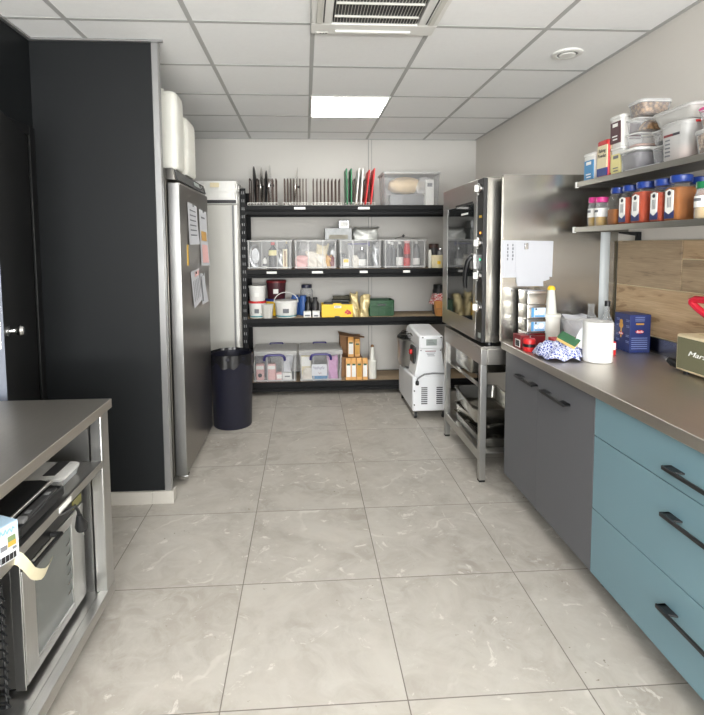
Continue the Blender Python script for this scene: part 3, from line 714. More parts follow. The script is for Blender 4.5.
# yellow open-topped fruit box
x0, x1 = sx(321,4.9), sx(352,4.9)
t = thing('fruit_box', 'yellow printed carton with red fruit picture on the third shelf', 'carton', ((x0+x1)/2, 4.99, Z3+.002)); w = x1-x0
b = MB().box(-w/2,w/2,-.10,-.096,0,.128).box(-w/2,w/2,.096,.10,0,.128).box(-w/2,-w/2+.004,-.096,.096,0,.128).box(w/2-.004,w/2,-.096,.096,0,.128).box(-w/2,w/2,-.1,.1,0,.004).box(-.04,.04,-.10,-.096,.128,.14)
obj('body', b, M['yellow'], t)
obj('label', MB().box(-.03,.04,-.1018,-.0995,.092,.115), M['label'], t); obj('label_print', MB().box(-.02,.03,-.1024,-.1016,.101,.107), M['ink'], t)
b = MB()
for dx,dz in ((.085,.05),(.105,.038),(.118,.055),(.1,.065),(.128,.04)): b.cyl((dx,-.1012,dz),(dx,-.1002,dz),.012,12)
obj('fruit_print', b, M['red'], t)
obj('base_notch', MB().prism([(-.03,.0),(.03,.0),(.022,.014),(-.022,.014)],'y',-.1015,-.1), M['dark'], t)
carton('dark box lying in the yellow fruit carton', (x0+x1)/2, 5.0, Z3+.008, w*.85, .17, .128, M['dark'], cat='box', name='dark_box')
t = thing('torch', 'dark olive tool lying behind the yellow fruit carton', 'tool', (sx(342,5.15), 5.15, Z3+.002))
obj('case', MB().box(-.11,.11,-.05,.05,0,.15), M['black'], t, .004)
obj('body', MB().prism([(-.10,.152),(.10,.152),(.10,.17),(.06,.195),(.02,.185),(-.10,.185)],'y',-.03,.03), plain('olive', rgb(62,58,38), .6), t, .003)
bag('left of two gold pouches beside the yellow carton', sx(354.5,4.95), 4.96, Z3+.002, .075, .09, .235, M['gold'], lean=-.06, seed=51, name='pouch', cat='pouch', group='gold pouches')
bag('right of two gold pouches, next to the green crate', sx(363.5,4.95), 4.96, Z3+.002, .095, .10, .21, M['gold'], lean=.10, seed=52, name='pouch', cat='pouch', group='gold pouches')
x0, x1 = sx(368,4.95), sx(394.5,4.95)
crate('green plastic folding crate on the third shelf', (x0+x1)/2, 5.06, Z3+.002, x1-x0, .24, .155, M['cratgreen'])
t = bpy.data.objects[[o.name for o in bpy.data.objects if o.get('label','').startswith('green plastic')][0]]; w = x1-x0
obj('front_rail', MB().box(-w*.44,w*.44,-.125,-.117,.055,.062).box(-w*.44,w*.44,-.125,-.117,.09,.097).box(-w*.2,w*.2,-.126,-.118,.10,.128), M['cratgreen'], t)
obj('grip_hole', MB().box(-w*.15,w*.15,-.1275,-.1255,.105,.122), M['black'], t)
t = thing('preserve_jar', 'jar with red checked cloth cover at the right end of the third shelf', 'jar', (sx(440.5,5.04), 5.05, Z3+.002))
obj('body', MB().lathe([(.06,0),(.065,.006),(.065,.24),(.055,.265)],0,0,24), M['dark'], t); obj('lid', MB().lathe([(.058,.262),(.058,.30),(.002,.302)],0,0,24), M['black'], t)
def chk():
    m, nt, p = base('red checked cloth'); ck = N(nt,'ShaderNodeTexChecker',Scale=60); ck.inputs['Color1'].default_value = rgb(200,40,50); ck.inputs['Color2'].default_value = rgb(236,226,220)
    nt.links.new(objco(nt), ck.inputs['Vector']); nt.links.new(ck.outputs[0], p.inputs['Base Color']); p.inputs['Roughness'].default_value=.85; return m
obj('cloth', MB().grid(lambda u,v:((.062+.03*v+.012*v*math.sin(14*PI*u))*math.cos(2*PI*u),(.062+.03*v+.012*v*math.sin(14*PI*u))*math.sin(2*PI*u),.225-.12*v),56,5), chk(), t)
t = thing('bread_box', 'orange brown wooden box at the right end of the third shelf', 'box', (sx(444,4.92), 4.92, Z3+.002))
obj('body', MB().levels(0,0,[(0,.14,.085),(.13,.17,.085),(.145,.16,.075)], .02), M['bread'], t); obj('band', MB().box(-.078,.078,-.0455,-.041,.07,.076), M['card'], t)

# ------------------------------------------------------------------ bottom shelf
for (a,b_,lb) in ((250.2,295.6,'left large lidded clear box with purple handle on the bottom shelf'),(297,341.5,'right large lidded clear box with purple handle and white sign on the bottom shelf')):
    x0, x1 = sx(a+.3,4.9), sx(b_+.3,4.9)
    clear_box(lb, x0, x1, 4.888, 5.30, Z4+.002, .278, 'large lidded boxes on the bottom shelf', lid_='lidclear', handle='purple', taper=.94, m='clear', lidh=.03)
zb = Z4+.008; xa = sx(250.2,4.9)
for k,(dx,lb,m_) in enumerate(((.075,'pink packed tub with navy emblem in the left large box','palepink'),(.19,'plain pink packed tub in the left large box','palepink'))):
    t = thing('packed_tub', lb, 'packet', (xa+dx, 4.985, zb)); obj('body', MB().levels(0,0,[(0,.078,.06),(.15,.082,.064),(.16,.076,.058)],.012), M[m_], t); obj('label', MB().box(-.036,.036,-.034,-.031,.11,.145), M['label'], t)
    if k == 0: obj('emblem', MB().cyl((0,-.036,.05),(0,-.031,.05),.02,18), M['navy'], t)
carton('small pink and white carton in the left large box', xa+.265, 4.975, zb, .06, .05, .075, M['palepink'], M['label'])
bag('white patterned pouch at the right of the left large box', xa+.335, 5.02, zb+.002, .09, .08, .24, M['paper'], seed=61, lean=.1, name='pouch', cat='pouch')
carton('white carton with grey print in the corner of the left large box', xa+.345, 4.958, zb, .085, .05, .075, M['white'], M['ink'], pz=(.45,.62), pw=.6)
bag('grey pouch behind the pink tubs in the left large box', xa+.10, 5.1, zb, .15, .1, .22, M['seed'], seed=63, name='pouch', cat='pouch')
xa = sx(297,4.9)
carton('white cream carton at the upper left of the right large box', xa+.075, 5.02, zb, .10, .1, .235, M['cream'], M['label'], pz=(.55,.95), pw=.9)
bag('white pouch at the lower left of the right large box', xa+.085, 4.955, zb, .10, .05, .115, M['powder'], seed=65, lean=.2, name='pouch', cat='pouch')
bag('lilac pouch at the right of the right large box', xa+.34, 5.0, zb, .11, .09, .235, M['lilac'], seed=66, name='pouch', cat='pouch')
carton('sky blue carton lying behind the sign in the right large box', xa+.215, 4.965, zb, .155, .06, .055, M['skyblue'], None)
t = thing('box_sign', 'white handwritten sign on the front of the right large box', 'sign', (xa+.205, 4.888, Z4+.06))
obj('sheet', MB().box(-.075,.075,-.003,0,0,.115), M['paper'], t); obj('handwriting', MB().tube([(-.06+.0045*i, -.0038, .078+.014*math.sin(i*1.9)+.006*math.sin(i*.7)) for i in range(25)], .0018, 5), M['purple'], t)
obj('drawing', MB().tube([(-.01,-.004,.035),(.0,-.004,.02),(.012,-.004,.03),(.02,-.004,.022)], .002, 5), M['darkred'], t)
# crate of juice cartons
x0, x1 = sx(341,5.05), sx(360,5.05)
t = thing('cardboard_tray', 'open brown cardboard tray of juice cartons on the bottom shelf', 'cardboard tray', ((x0+x1)/2, 5.13, Z4+.002)); w = x1-x0+.03
obj('tray', MB().box(-w/2,w/2,-.08,.12,0,.20), M['card'], t, .002)
obj('flap', MB().add([(-w/2-.01,-.10,.425),(w/2+.02,-.10,.40),(w/2+.05,.12,.37),(-w/2-.01,.12,.43),(-w/2-.01,-.10,.43),(w/2+.02,-.10,.405),(w/2+.05,.12,.375),(-w/2-.01,.12,.435)],[(0,1,2,3),(4,5,6,7),(0,1,5,4),(1,2,6,5),(2,3,7,6),(3,0,4,7)]), M['card'], t)
obj('side', MB().box(-w/2,-w/2+.004,-.09,.12,.2,.425).box(-w/2,w/2,.116,.12,.2,.40), M['card'], t)
def juice(label, x, y, z, h, white, w=.052):
    t = thing('juice_carton', label, 'juice carton', (x,y,z), 0, 'orange juice cartons')
    obj('body', MB().levels(0,0,[(0,w,w),(h*.84,w,w),(h*.94,w*.95,w*.35),(h,w*.95,w*.12)],.003,seg=1), M['orange'], t)
    obj('panel', MB().box(-w*.4,w*.4,-w/2-.0012,-w/2+.001,h*.14,h*.72), M['label'] if white else M['amber'], t)
    obj('leaf_print', MB().box(-w*.3,w*.3,-w/2-.0016,-w/2+.001,h*.68,h*.76), M['cratgreen'], t)
    return t
for k,(px,wh,lb) in enumerate(((347.6,1,'first'),(353,1,'second'),(358.6,0,'third'),(364.5,1,'fourth'))):
    juice('orange juice carton in the lower row of the tray, %s from the left' % lb, sx(px,4.93), 4.945, Z4+.002, .215, wh)
juice('orange juice carton in the upper row of the tray, left', sx(350,5.08), 5.085, Z4+.204, .20, 1, .06)
juice('orange juice carton in the upper row of the tray, right', sx(356.5,5.08), 5.085, Z4+.204, .18, 0, .055)
def squeeze(label, x, y, z, r, hc, hb, tip):
    t = thing('squeeze_bottle', label, 'squeeze bottle', (x,y,z))
    obj('base_cup', MB().lathe([(r*.93,0),(r*.96,.004),(r,hc*.9),(r*1.06,hc*.91),(r*1.06,hc*.98),(r,hc)],0,0,28), M['milk'], t)
    obj('neck', MB().lathe([(r*.62,hc),(r*.6,hc+.004),(r*.36,hc+hb*.85),(r*.36,hc+hb*.88)],0,0,22), M['milk'], t)
    obj('spout', MB().lathe([(r*.42,hc+hb*.86),(r*.4,hc+hb*.93),(r*.25,hc+hb),(.001,hc+hb)],0,0,16), tip, t)
    return t
squeeze('white squeeze bottle with brown tip on the bottom shelf', sx(372,4.97), 4.975, Z4+.002, .043, .185, .155, plain('brown tip', rgb(120,84,50), .5))

# ------------------------------------------------------------------ spiral mixer
t = thing('spiral_mixer', 'white spiral dough mixer with steel bowl on castors, in front of the shelving', 'dough mixer', (1.03, 4.45, 0))
def at_(mb): return mb
obj('base', MB().prism([(4.17,.062),(4.80,.062),(4.80,.30),(4.62,.335),(4.17,.365)],'x',.885,1.185), M['mixwhite'], t, .012, world=True)
obj('column', MB().loft([[(.90,4.165,.36),(1.165,4.165,.36),(1.165,4.43,.36),(.90,4.43,.36)],[(.945,4.165,.63),(1.125,4.165,.63),(1.125,4.40,.63),(.945,4.40,.63)]]), M['mixwhite'], t, .01, world=True)
h_ = obj('head', MB().prism([(4.155,.595),(4.70,.61),(4.70,.70),(4.60,.74),(4.155,.708)],'x',.935,1.14), M['mixwhite'], t, .014, world=True)
obj('display', MB().box(.995,1.085,4.151,4.156,.628,.681), M['lcd'], h_, .002, world=True)
c = MB()
for i in range(3): c.box(1.01,1.07-.01*i,4.1495,4.1515,.640+i*.013,.644+i*.013)
obj('display_print', c, M['ink'], h_, world=True)
c = MB()
for x in (.965,1.12):
    for z in (.695,): c.cyl((x,4.158,z),(x,4.15,z),.006,10)
for x in (.952,1.118): c.cyl((x,4.168,.585),(x,4.16,.585),.005,10)
for x in (.90,1.17):
    for z in (.12,.24): c.cyl((x,4.172,z),(x,4.164,z),.006,10)
obj('screw', c, M['dark'], t, world=True)
obj('rating_label', MB().box(.99,1.08,4.1625,4.166,.575,.581), M['darkred'], t, world=True)
obj('rating_text', MB().box(1.0,1.075,4.1625,4.166,.560,.564).box(1.005,1.065,4.1625,4.166,.548,.552).box(1.01,1.07,4.1625,4.166,.536,.540), M['ink'], t, world=True)
for cx in (.985,1.115):
    v_ = MB()
    for i in range(9): v_.box(cx-.026,cx+.026,4.166,4.172,.125+i*.017,.133+i*.017)
    obj('vent_slots', v_, M['dark'], t, world=True)
obj('power_cord', MB().tube([(1.17,4.16,.385),(1.05,4.15,.392),(.98,4.15,.385),(.945,4.15,.365),(.925,4.15,.35),(.92,4.15,.335)], .007, 8), M['grey'], t, world=True)
obj('cord_plug', MB().lathe([(.012,0),(.016,.01),(.014,.03),(.006,.04)],.92,4.15,14).xf(Matrix.Translation((0,0,.295))), M['black'], t, world=True)
obj('switch_panel', MB().box(.90,.925,4.22,4.36,.46,.60).xf(Matrix.Identity(4)), M['black'], t, .004, world=True)
obj('emergency_button', MB().cyl((.90,4.29,.55),(.88,4.29,.55),.022,18), M['red'], t, world=True)
obj('side_logo', MB().box(.929,.936,4.40,4.50,.665,.68), M['chrome'], h_, .001, world=True)
bc = (1.0, 4.63)
obj('bowl', MB().lathe([(.02,.352),(.11,.345),(.145,.37),(.157,.43),(.157,.60),(.165,.608),(.165,.614),(.150,.612),(.150,.44),(.135,.39),(.02,.375)],bc[0],bc[1],36), M['steelz'], t, world=True)
g_ = MB()
for zz, rr in ((.625,.158),(.645,.14),(.664,.12)): g_.tube([(bc[0]+rr*math.cos(2*PI*i/28),bc[1]+rr*math.sin(2*PI*i/28),zz) for i in range(29)], .003, 6)
for i in range(8):
    a = 2*PI*i/8; g_.tube([(bc[0]+.158*math.cos(a),bc[1]+.158*math.sin(a),.614),(bc[0]+.14*math.cos(a),bc[1]+.14*math.sin(a),.645),(bc[0]+.06*math.cos(a),bc[1]+.06*math.sin(a),.67)], .003, 5)
obj('bowl_guard', g_, M['black'], t, world=True)
obj('spiral_hook', MB().tube([(bc[0]+.04+.07*math.cos(i*.6),bc[1]+.07*math.sin(i*.6),.40+i*.014) for i in range(18)], .011, 8), M['chrome'], t, world=True)
for x in (.915,1.155):
    for y in (4.20,4.76):
        w_ = obj('castor', MB().box(x-.016,x-.012,y-.018,y+.018,.02,.076).box(x+.012,x+.016,y-.018,y+.018,.02,.076), M['chrome'], t, world=True)
        obj('wheel', MB().cyl((x-.0115,y-.008,.026),(x+.0115,y-.008,.026),.026,20), M['black'], w_, world=True)

t.location.y -= .05; t.location.x += .004

# ------------------------------------------------------------------ combi oven on its stand
t = thing('combi_oven', 'large stainless steel combi oven with glass door on an open stand', 'oven', (1.43, 3.38, .848))
obj('body', MB().box(1.075,1.80,2.945,3.80,.875,1.862), M['panelsteel'], t, .004, world=True)
obj('control_strip', MB().box(1.052,1.075,2.945,3.045,.875,1.858), M['black'], t, .002, world=True)
fr_ = MB().box(1.048,1.075,3.05,3.80,1.722,1.862).box(1.048,1.075,3.05,3.80,.875,.985).box(1.048,1.075,3.68,3.80,.985,1.722).box(1.048,1.075,3.05,3.098,.985,1.722)
d = obj('door', fr_, M['steely'], t, .002, world=True)
m, nt, pb = base('dark oven glass'); pb.inputs['Base Color'].default_value = rgb(34,36,36); pb.inputs['Roughness'].default_value = .04; pb.inputs['Specular IOR Level'].default_value = .9
tr = N(nt,'ShaderNodeBsdfTransparent'); tr.inputs[0].default_value=(.55,.57,.56,1); mx = N(nt,'ShaderNodeMixShader'); lw = N(nt,'ShaderNodeLayerWeight',Blend=.3)
mr_ = N(nt,'ShaderNodeMapRange'); mr_.inputs['To Min'].default_value=.6; mr_.inputs['To Max'].default_value=1; nt.links.new(lw.outputs['Facing'],mr_.inputs[0]); nt.links.new(mr_.outputs[0],mx.inputs[0]); nt.links.new(tr.outputs[0],mx.inputs[1]); nt.links.new(pb.outputs[0],mx.inputs[2]); nt.links.new(mx.outputs[0],nt.nodes['Material Output'].inputs[0])
M['ovenglass'] = m
obj('glass', MB().box(1.056,1.062,3.098,3.68,.985,1.722), M['dark'], d, world=True)
obj('glass_pane', MB().box(1.051,1.0555,3.10,3.678,.987,1.72), M['ovenglass'], d, world=True)
obj('vent_grille', MB().box(1.0465,1.05,3.12,3.48,1.722,1.735), M['black'], d, world=True)
obj('glass_label', MB().box(1.0495,1.052,3.22,3.36,1.66,1.672), M['label'], d, world=True)
b = MB()
for z in (1.12,1.25,1.38,1.51,1.62): b.tube([(1.0556,3.12,z),(1.0556,3.66,z)], .0012, 5)
for y in (3.30,3.52): b.tube([(1.0556,y,1.0),(1.0556,y,1.70)], .0012, 5)
obj('rack_line', b, M['grey'], d, world=True)
obj('handle', MB().tube([(1.05,3.075,1.39),(1.022,3.08,1.385),(1.008,3.085,1.36),(1.0,3.10,1.30),(1.0,3.115,1.24),(1.008,3.12,1.195)], [.016,.016,.016,.015,.014,.012], 12), M['black'], d, world=True)
obj('latch', MB().box(1.03,1.055,3.05,3.10,1.31,1.41), M['steelz'], d, .006, world=True)
for z in (1.80,1.475,1.278,1.086):
    k_ = obj('knob', MB().lathe([(.028,0),(.028,.014),(.024,.018),(.002,.018)],0,0,22).xf(Matrix.Translation((1.052,2.99,z)) @ Matrix.Rotation(-PI/2,4,'Y')), M['chrome'], t, world=True)
    obj('grip', MB().box(1.012,1.036,2.985,2.996,z-.02,z+.02), M['white'], k_, .003, world=True)
    obj('knob_plate', MB().box(1.046,1.053,3.022,3.045,z-.035,z+.035), M['white'], k_, .002, world=True)
obj('indicator_light', MB().box(1.0495,1.053,2.97,3.01,1.625,1.64), M['sticker'], t, world=True)
obj('indicator_light', MB().cyl((1.053,2.985,1.535),(1.048,2.985,1.535),.007,12), emit('orange indicator', (1,.35,.05,1), 1.2), t, world=True)
obj('indicator_light', MB().cyl((1.053,2.985,1.375),(1.048,2.985,1.375),.007,12), emit('green indicator', (.1,.8,.4,1), .8), t, world=True)
obj('maker_plate', MB().box(1.0495,1.053,2.96,3.0,.90,.93), M['lcd'], t, world=True)
for y in (3.0,3.74):
    for x in (1.12,1.74): obj('foot', MB().lathe([(.02,0),(.024,.004),(.02,.028)],x,y,14).xf(Matrix.Translation((0,0,.848))), M['black'], t, world=True)

t = thing('oven_stand', 'open stainless steel stand under the combi oven holding pans', 'stand', (1.43, 3.36, 0))
for x in (1.055,1.76):
    for y in (2.955,3.715):
        l_ = obj('leg', MB().box(x,x+.04,y,y+.04,.012,.735), M['steelz'], t, .003, world=True)
        obj('foot_cap', MB().box(x+.002,x+.038,y+.002,y+.038,0,.014), M['black'], l_, world=True)
for x in (1.055,1.76): obj('top_rail', MB().box(x,x+.04,2.955,3.755,.735,.832), M['steely'], t, .003, world=True)
for y in (2.955,3.715): obj('cross_rail', MB().box(1.095,1.76,y,y+.04,.735,.832), M['steelx'], t, .003, world=True)
obj('top_plate', MB().box(1.056,1.799,2.956,3.754,.832,.848), M['steelx'], t, .002, world=True)
for x in (1.055,1.77): obj('lower_rail', MB().box(x+.005,x+.03,2.995,3.715,.125,.185), M['steely'], t, .003, world=True)
obj('bottom_shelf', MB().box(1.085,1.775,2.99,3.73,.165,.172), M['steely'], t, world=True)
for z in (.575,): 
    for x in (1.072,1.735): obj('runner', MB().box(x,x+.03,2.995,3.715,z,z+.006), M['steely'], t, world=True)
obj('runner', MB().box(1.40,1.43,2.995,3.715,.575,.581), M['steely'], t, world=True)
def pan(label, cx, cy, z, w, d, h, rz=0, tilt=0, depth_r=.03):
    t = thing('gastronorm_pan', label, 'pan', (cx,cy,z), rz, 'steel pans in the oven stand')
    t.rotation_euler = (tilt, 0, rz)
    b = MB().levels(0,0,[(h*.98,w,d),(h,w,d),(h,w*.94,d*.96),(h-.006,w*.925,d*.95),(.01,w*.88,d*.92),(0,w*.84,d*.9)], depth_r, False, True)
    b.levels(0,0,[(h*.98,w,d),(h*.96,w*.955,d*.965),(h-.01,w*.945,d*.957),(.008,w*.90,d*.93),(-.002,w*.85,d*.905)], depth_r, False, True)
    obj('pan', b, M['pansteel'], t, angle=60)
    return t
pan('lowest steel pan in the left stack at the bottom of the oven stand', 1.255, 3.34, .176, .325, .60, .065)
pan('lowest steel pan in the right stack at the bottom of the oven stand', 1.60, 3.34, .176, .325, .62, .10)
pan('second steel pan from the bottom, set askew on the left stack', 1.27, 3.36, .243, .325, .53, .065, .10)
pan('deep steel pan lying tilted on top of the left stack', 1.245, 3.37, .315, .325, .53, .10, -.04, .03)
pan('second steel pan on the right stack in the oven stand', 1.60, 3.34, .279, .325, .53, .10)
pan('upper left steel pan hanging on the runners under the oven', 1.255, 3.52, .583, .30, .36, .14)
pan('upper right steel pan hanging on the runners under the oven', 1.59, 3.40, .583, .29, .50, .14)

# ------------------------------------------------------------------ splash panel, counter, cabinets
CZ = .90
t = thing('splash_panel', 'large stainless steel splash panel at the far end of the counter', 'splash panel', (1.47, 2.845, 0))
obj('sheet', MB().box(1.137,1.818,2.840,2.852,CZ,1.862), M['panelsteel'], t, .001, world=True)
obj('fold', MB().box(1.133,1.137,2.8385,2.87,CZ,1.862), M['panelsteel'], t, world=True)
def pap(label, pts, y, tilt=0, lines=0):
    x0 = min(p_[0] for p_ in pts); z0 = min(p_[1] for p_ in pts)
    t = thing('paper_sheet', label, 'paper', (x0, y, z0), 0, 'papers on the splash panel')
    obj('sheet', MB().prism([(a-x0,b-z0) for a,b in pts],'y',-.0008,0), M['sheetpaper'], t)
    if lines:
        for xx in (.03,.06):
            c = MB()
            for i in range(5): c.box(xx,xx+.007+.002*(i%2),-.0018,-.0012,.10+i*.02,.114+i*.02)
            obj('writing', c, M['ink'], t)
    return t
pap('white paper with small handwriting, leftmost sheet on the steel splash panel', [(1.127,1.49),(1.43,1.483),(1.427,1.275),(1.40,1.278),(1.127,1.274)], 2.8385, lines=1)
pap('white paper on the splash panel, lower middle sheet sticking out below', [(1.215,1.472),(1.36,1.47),(1.376,1.222),(1.222,1.224)], 2.8372)
q = pap('white paper held by a magnet in front of the other sheets on the splash panel', [(1.203,1.473),(1.37,1.476),(1.412,1.262),(1.378,1.252),(1.215,1.238)], 2.8355)
obj('magnet_clip', MB().box(.052,.075,-.012,-.001,.198,.235), M['chrome'], q, .003)

t = thing('worktop', 'long brushed steel worktop running along the right wall', 'worktop', (1.47, 1.8, CZ))
obj('top', MB().box(1.137,1.818,.60,2.853,.858,CZ), M['topsteel'], t, .003, world=True)
obj('upstand', MB().box(1.80,1.8195,.60,2.838,CZ-.002,.980), M['panelsteel'], t, .001, world=True)
def handle(parent, y0, y1, z):
    hh = MB().box(1.128,1.157,y0-.014,y0,z-.005,z+.005).box(1.128,1.157,y1,y1+.014,z-.005,z+.005).box(1.122,1.130,y1,y0,z-.007,z+.006)
    hh.prism([(1.157,y0),(1.157,y0-.06),(1.128,y0-.05),(1.124,y0)],'z',z-.001,z+.005); hh.prism([(1.157,y1),(1.157,y1+.06),(1.128,y1+.05),(1.124,y1)],'z',z-.001,z+.005)
    obj('handle', hh, M['black'], parent, .0015, world=True)
t = thing('base_cabinet', 'matt dark grey base cabinet with two doors under the worktop', 'cabinet', (1.48, 2.37, 0))
obj('carcass', MB().box(1.178,1.80,1.925,2.825,.122,.856), M['cabgrey'], t, world=True)
d = obj('door', MB().box(1.157,1.176,2.4185,2.826,.12,.854), M['cabgrey'], t, .001, world=True); handle(d, 2.632, 2.418, .757)
d = obj('door', MB().box(1.157,1.176,1.920,2.4180,.12,.854), M['cabgrey'], t, .001, world=True); handle(d, 2.335, 2.105, .757)
def feet(par, ys):
    for y in ys:
        for x in (1.28,1.74): obj('foot', MB().lathe([(.024,0),(.026,.006),(.018,.016),(.016,.122)],x,y,16), M['black'], par, world=True)
feet(t, (2.62, 1.99))
t = thing('drawer_cabinet', 'teal blue base cabinet with three drawers and black bar handles', 'cabinet', (1.48, 1.38, 0))
obj('carcass', MB().box(1.178,1.80,.855,1.915,.122,.856), M['teal'], t, world=True)
for z0,z1,hz in ((.697,.854,.755),(.3945,.6935,.601),(.12,.391,.292)):
    d = obj('drawer', MB().box(1.157,1.176,.850,1.9165,z0,z1), M['teal'], t, .001, world=True); handle(d, 1.492, 1.20, hz)
feet(t, (1.85, 1.0))

# ------------------------------------------------------------------ things on the worktop
lv = ['bottom','second','third','top']
tins = ['steel tin at the bottom of the stack by the splash panel','steel tin second from the bottom of the stack, with a blue picture label','steel tin third from the bottom of the stack, with a blue picture label','plain steel tin on top of the stack by the splash panel']
for k in range(4):
    t = thing('steel_tin', tins[k], 'tin', (1.268, 2.742, CZ+.001+k*.0775), 0, 'stacked steel tins')
    obj('body', MB().levels(0,0,[(0,.104,.11),(.003,.108,.115),(.066,.108,.115),(.068,.106,.113)],.006), M['pansteel'], t)
    obj('lid', MB().levels(0,0,[(.062,.111,.118),(.074,.111,.118),(.077,.105,.112)],.007), M['chrome'], t)
    if k in (1,2):
        obj('label', MB().box(-.03,.05,-.0592,-.056,.008,.06), plain('pale blue label', rgb(178,198,220), .5), t); obj('stripe', MB().box(-.03,-.016,-.0596,-.058,.008,.06).box(-.01,.045,-.0596,-.058,.010,.018), M['skyblue'], t)
        obj('picture', MB().cyl((-.002,-.0600,.032),(-.002,-.0585,.032),.010,14).cyl((.026,-.06,.038),(.026,-.0585,.038),.015,14), M['label'], t)
        obj('emblem', MB().box(-.008,.0,-.0602,-.059,.047,.058), M['navy'], t)
    if k == 0: obj('label', MB().box(-.03,.052,-.0592,-.056,.006,.06), M['darkred'], t)  # reddish reflection painted as a dark red patch, not a printed label
squeeze('white squeeze bottle with yellow spout on the worktop', 1.378, 2.745, CZ+.001, .052, .175, .155, M['yellow'])
t = thing('plastic_tub', 'clear plastic tub of white bags at the back of the worktop', 'tub', (1.53, 2.755, CZ+.001))
obj('body', MB().levels(0,0,[(0,.16,.12),(.004,.165,.125),(.148,.185,.145),(.15,.185,.145),(.15,.178,.138)],.02,True,False), M['clear'], t)
obj('rim', MB().levels(0,0,[(.143,.186,.146),(.143,.195,.152),(.152,.195,.152),(.152,.18,.14)],.02,False,False), M['milkclear'], t)
bag('white plastic bags crumpled inside the clear tub on the worktop', 1.515, 2.75, CZ+.045, .14, .105, .12, M['paper'], seed=71, name='plastic_bag')
carton('brownish flat pack at the bottom of the clear tub on the worktop', 1.53, 2.755, CZ+.007, .14, .1, .035, M['card'], cat='packet', name='packet')
def gbottle(label, x, y, r, h, cap):
    t = thing('glass_bottle', label, 'bottle', (x,y,CZ+.001))
    obj('body', MB().lathe([(r*.9,0),(r,.006),(r,h*.52),(r*.85,h*.62),(r*.36,h*.76),(r*.33,h*.95),(r*.4,h*.955),(r*.4,h)],0,0,26), M['glass'], t)
    obj('label', MB().lathe([(r+.001,.06),(r+.001,.13)],0,0,26,False,False), M['label'], t)
    if cap: obj('cap', MB().lathe([(r*.45,h*.93),(r*.45,h+.012),(.001,h+.013)],0,0,18), M['black'], t)
gbottle('open clear glass bottle behind the paper towel roll', 1.612, 2.742, .045, .225, False)
gbottle('clear glass bottle with black cap behind the blue pasta box', 1.652, 2.655, .032, .24, True)
t = thing('paper_towel', 'upright roll of white paper towel with a loose end on the worktop', 'paper towel', (1.405, 2.325, CZ+.001))
obj('roll', MB().lathe([(.018,.008),(.064,.0),(.0665,.003),(.0665,.188),(.064,.192),(.022,.191),(.02,.18),(.018,.02)],0,0,44,False,False), plain('white tissue', rgb(216,216,214), .85, .015, 60, bmp=.12), t)
obj('core', MB().lathe([(.0205,.012),(.0205,.186)],0,0,24,False,False), M['card'], t)
obj('loose_end', MB().grid(lambda u,v: (-.0585-.042*u-.004*v*u, .030+.012*u-.018*u*u+.006*math.sin(3*u), (.165-.075*u)*(1-v)+(.05+.035*u)*v), 8, 6), M['paper'], t)
obj('seam', MB().tube([(.0672*math.cos(-1.2),.0672*math.sin(-1.2),.188),(.0672*math.cos(-1.25),.0672*math.sin(-1.25),.1),(.0672*math.cos(-1.2),.0672*math.sin(-1.2),.004)],.0008,4), M['label'], t)
# blue and white patterned cloth
def cloth_mat():
    m, nt, p = base('blue white printed cloth'); v = objco(nt)
    vo = N(nt,'ShaderNodeTexVoronoi',Scale=85); vo.feature='DISTANCE_TO_EDGE'; nt.links.new(v,vo.inputs['Vector'])
    a = ramp(nt, vo.outputs['Distance'], .05, .16); b_ = ramp(nt, noise(nt, v, 60, 3, .6), .36, .44)
    mu = N(nt,'ShaderNodeMath',operation='MULTIPLY'); nt.links.new(a,mu.inputs[0]); nt.links.new(b_,mu.inputs[1])
    nt.links.new(mixc(nt, mu.outputs[0], rgb(206,210,226), rgb(56,68,140)), p.inputs['Base Color']); p.inputs['Roughness'].default_value=.9; return m
def clothP(u, v):
    a = 2*PI*u; r = v
    R_ = 1 + .10*math.sin(3*a+1) + .07*math.sin(5*a+.4) + .045*math.sin(11*a) + .02*math.sin(23*a)
    x = .116*R_*r*math.cos(a); y = .10*R_*r*math.sin(a)
    e = max(0, 1-r**3.2)**.8
    z = .003 + .074*e + .013*e*math.sin(52*x+38*y) + .011*e*math.sin(70*y-44*x+1) + .010*(r**3)*(1+math.sin(9*a))*.7 + .016*r*(1-r)*math.sin(8*a+5*r)
    return (x + .008*math.sin(60*y), y + .008*math.sin(55*x), max(.002, z))
o = obj('dish_cloth', MB().grid(clothP, 96, 28), cloth_mat(), loc=(1.258, 2.41, CZ+.001), angle=120)
o.rotation_euler = (0,0,-.25); tag(o, 'crumpled blue and white patterned cloth on the worktop', 'cloth')
so = o.modifiers.new('thick','SOLIDIFY'); so.thickness = .002; so.offset = 1
t = thing('sponge', 'green and yellow scouring sponge lying on the patterned cloth', 'sponge', (1.282, 2.372, CZ+.094)); t.rotation_euler = (.40, .42, -.75)
obj('foam', MB().box(-.046,.046,-.030,.030,-.012,.006), M['spoonwood'], t, .004); obj('scouring_pad', MB().box(-.047,.047,-.031,.031,.006,.014), M['spongegreen'], t, .003)
t = thing('small_carton', 'small dark red carton with barcode at the corner of the worktop', 'carton', (1.172, 2.655, CZ+.001), .05)
obj('body', MB().box(-.025,.025,-.045,.045,0,.075), M['darkred'], t, .001); obj('barcode_panel', MB().box(-.0265,-.0245,-.035,.02,.01,.05), M['label'], t)
c = MB()
for i in range(9): c.box(-.0275,-.0262,-.03+i*.005,-.0275+i*.005,.014,.046)
obj('barcode', c, M['barcode'], t)
t = thing('tape_dispenser', 'bright red roll with a black band beside the patterned cloth', 'tape roll', (1.180, 2.575, CZ+.001), -.2)
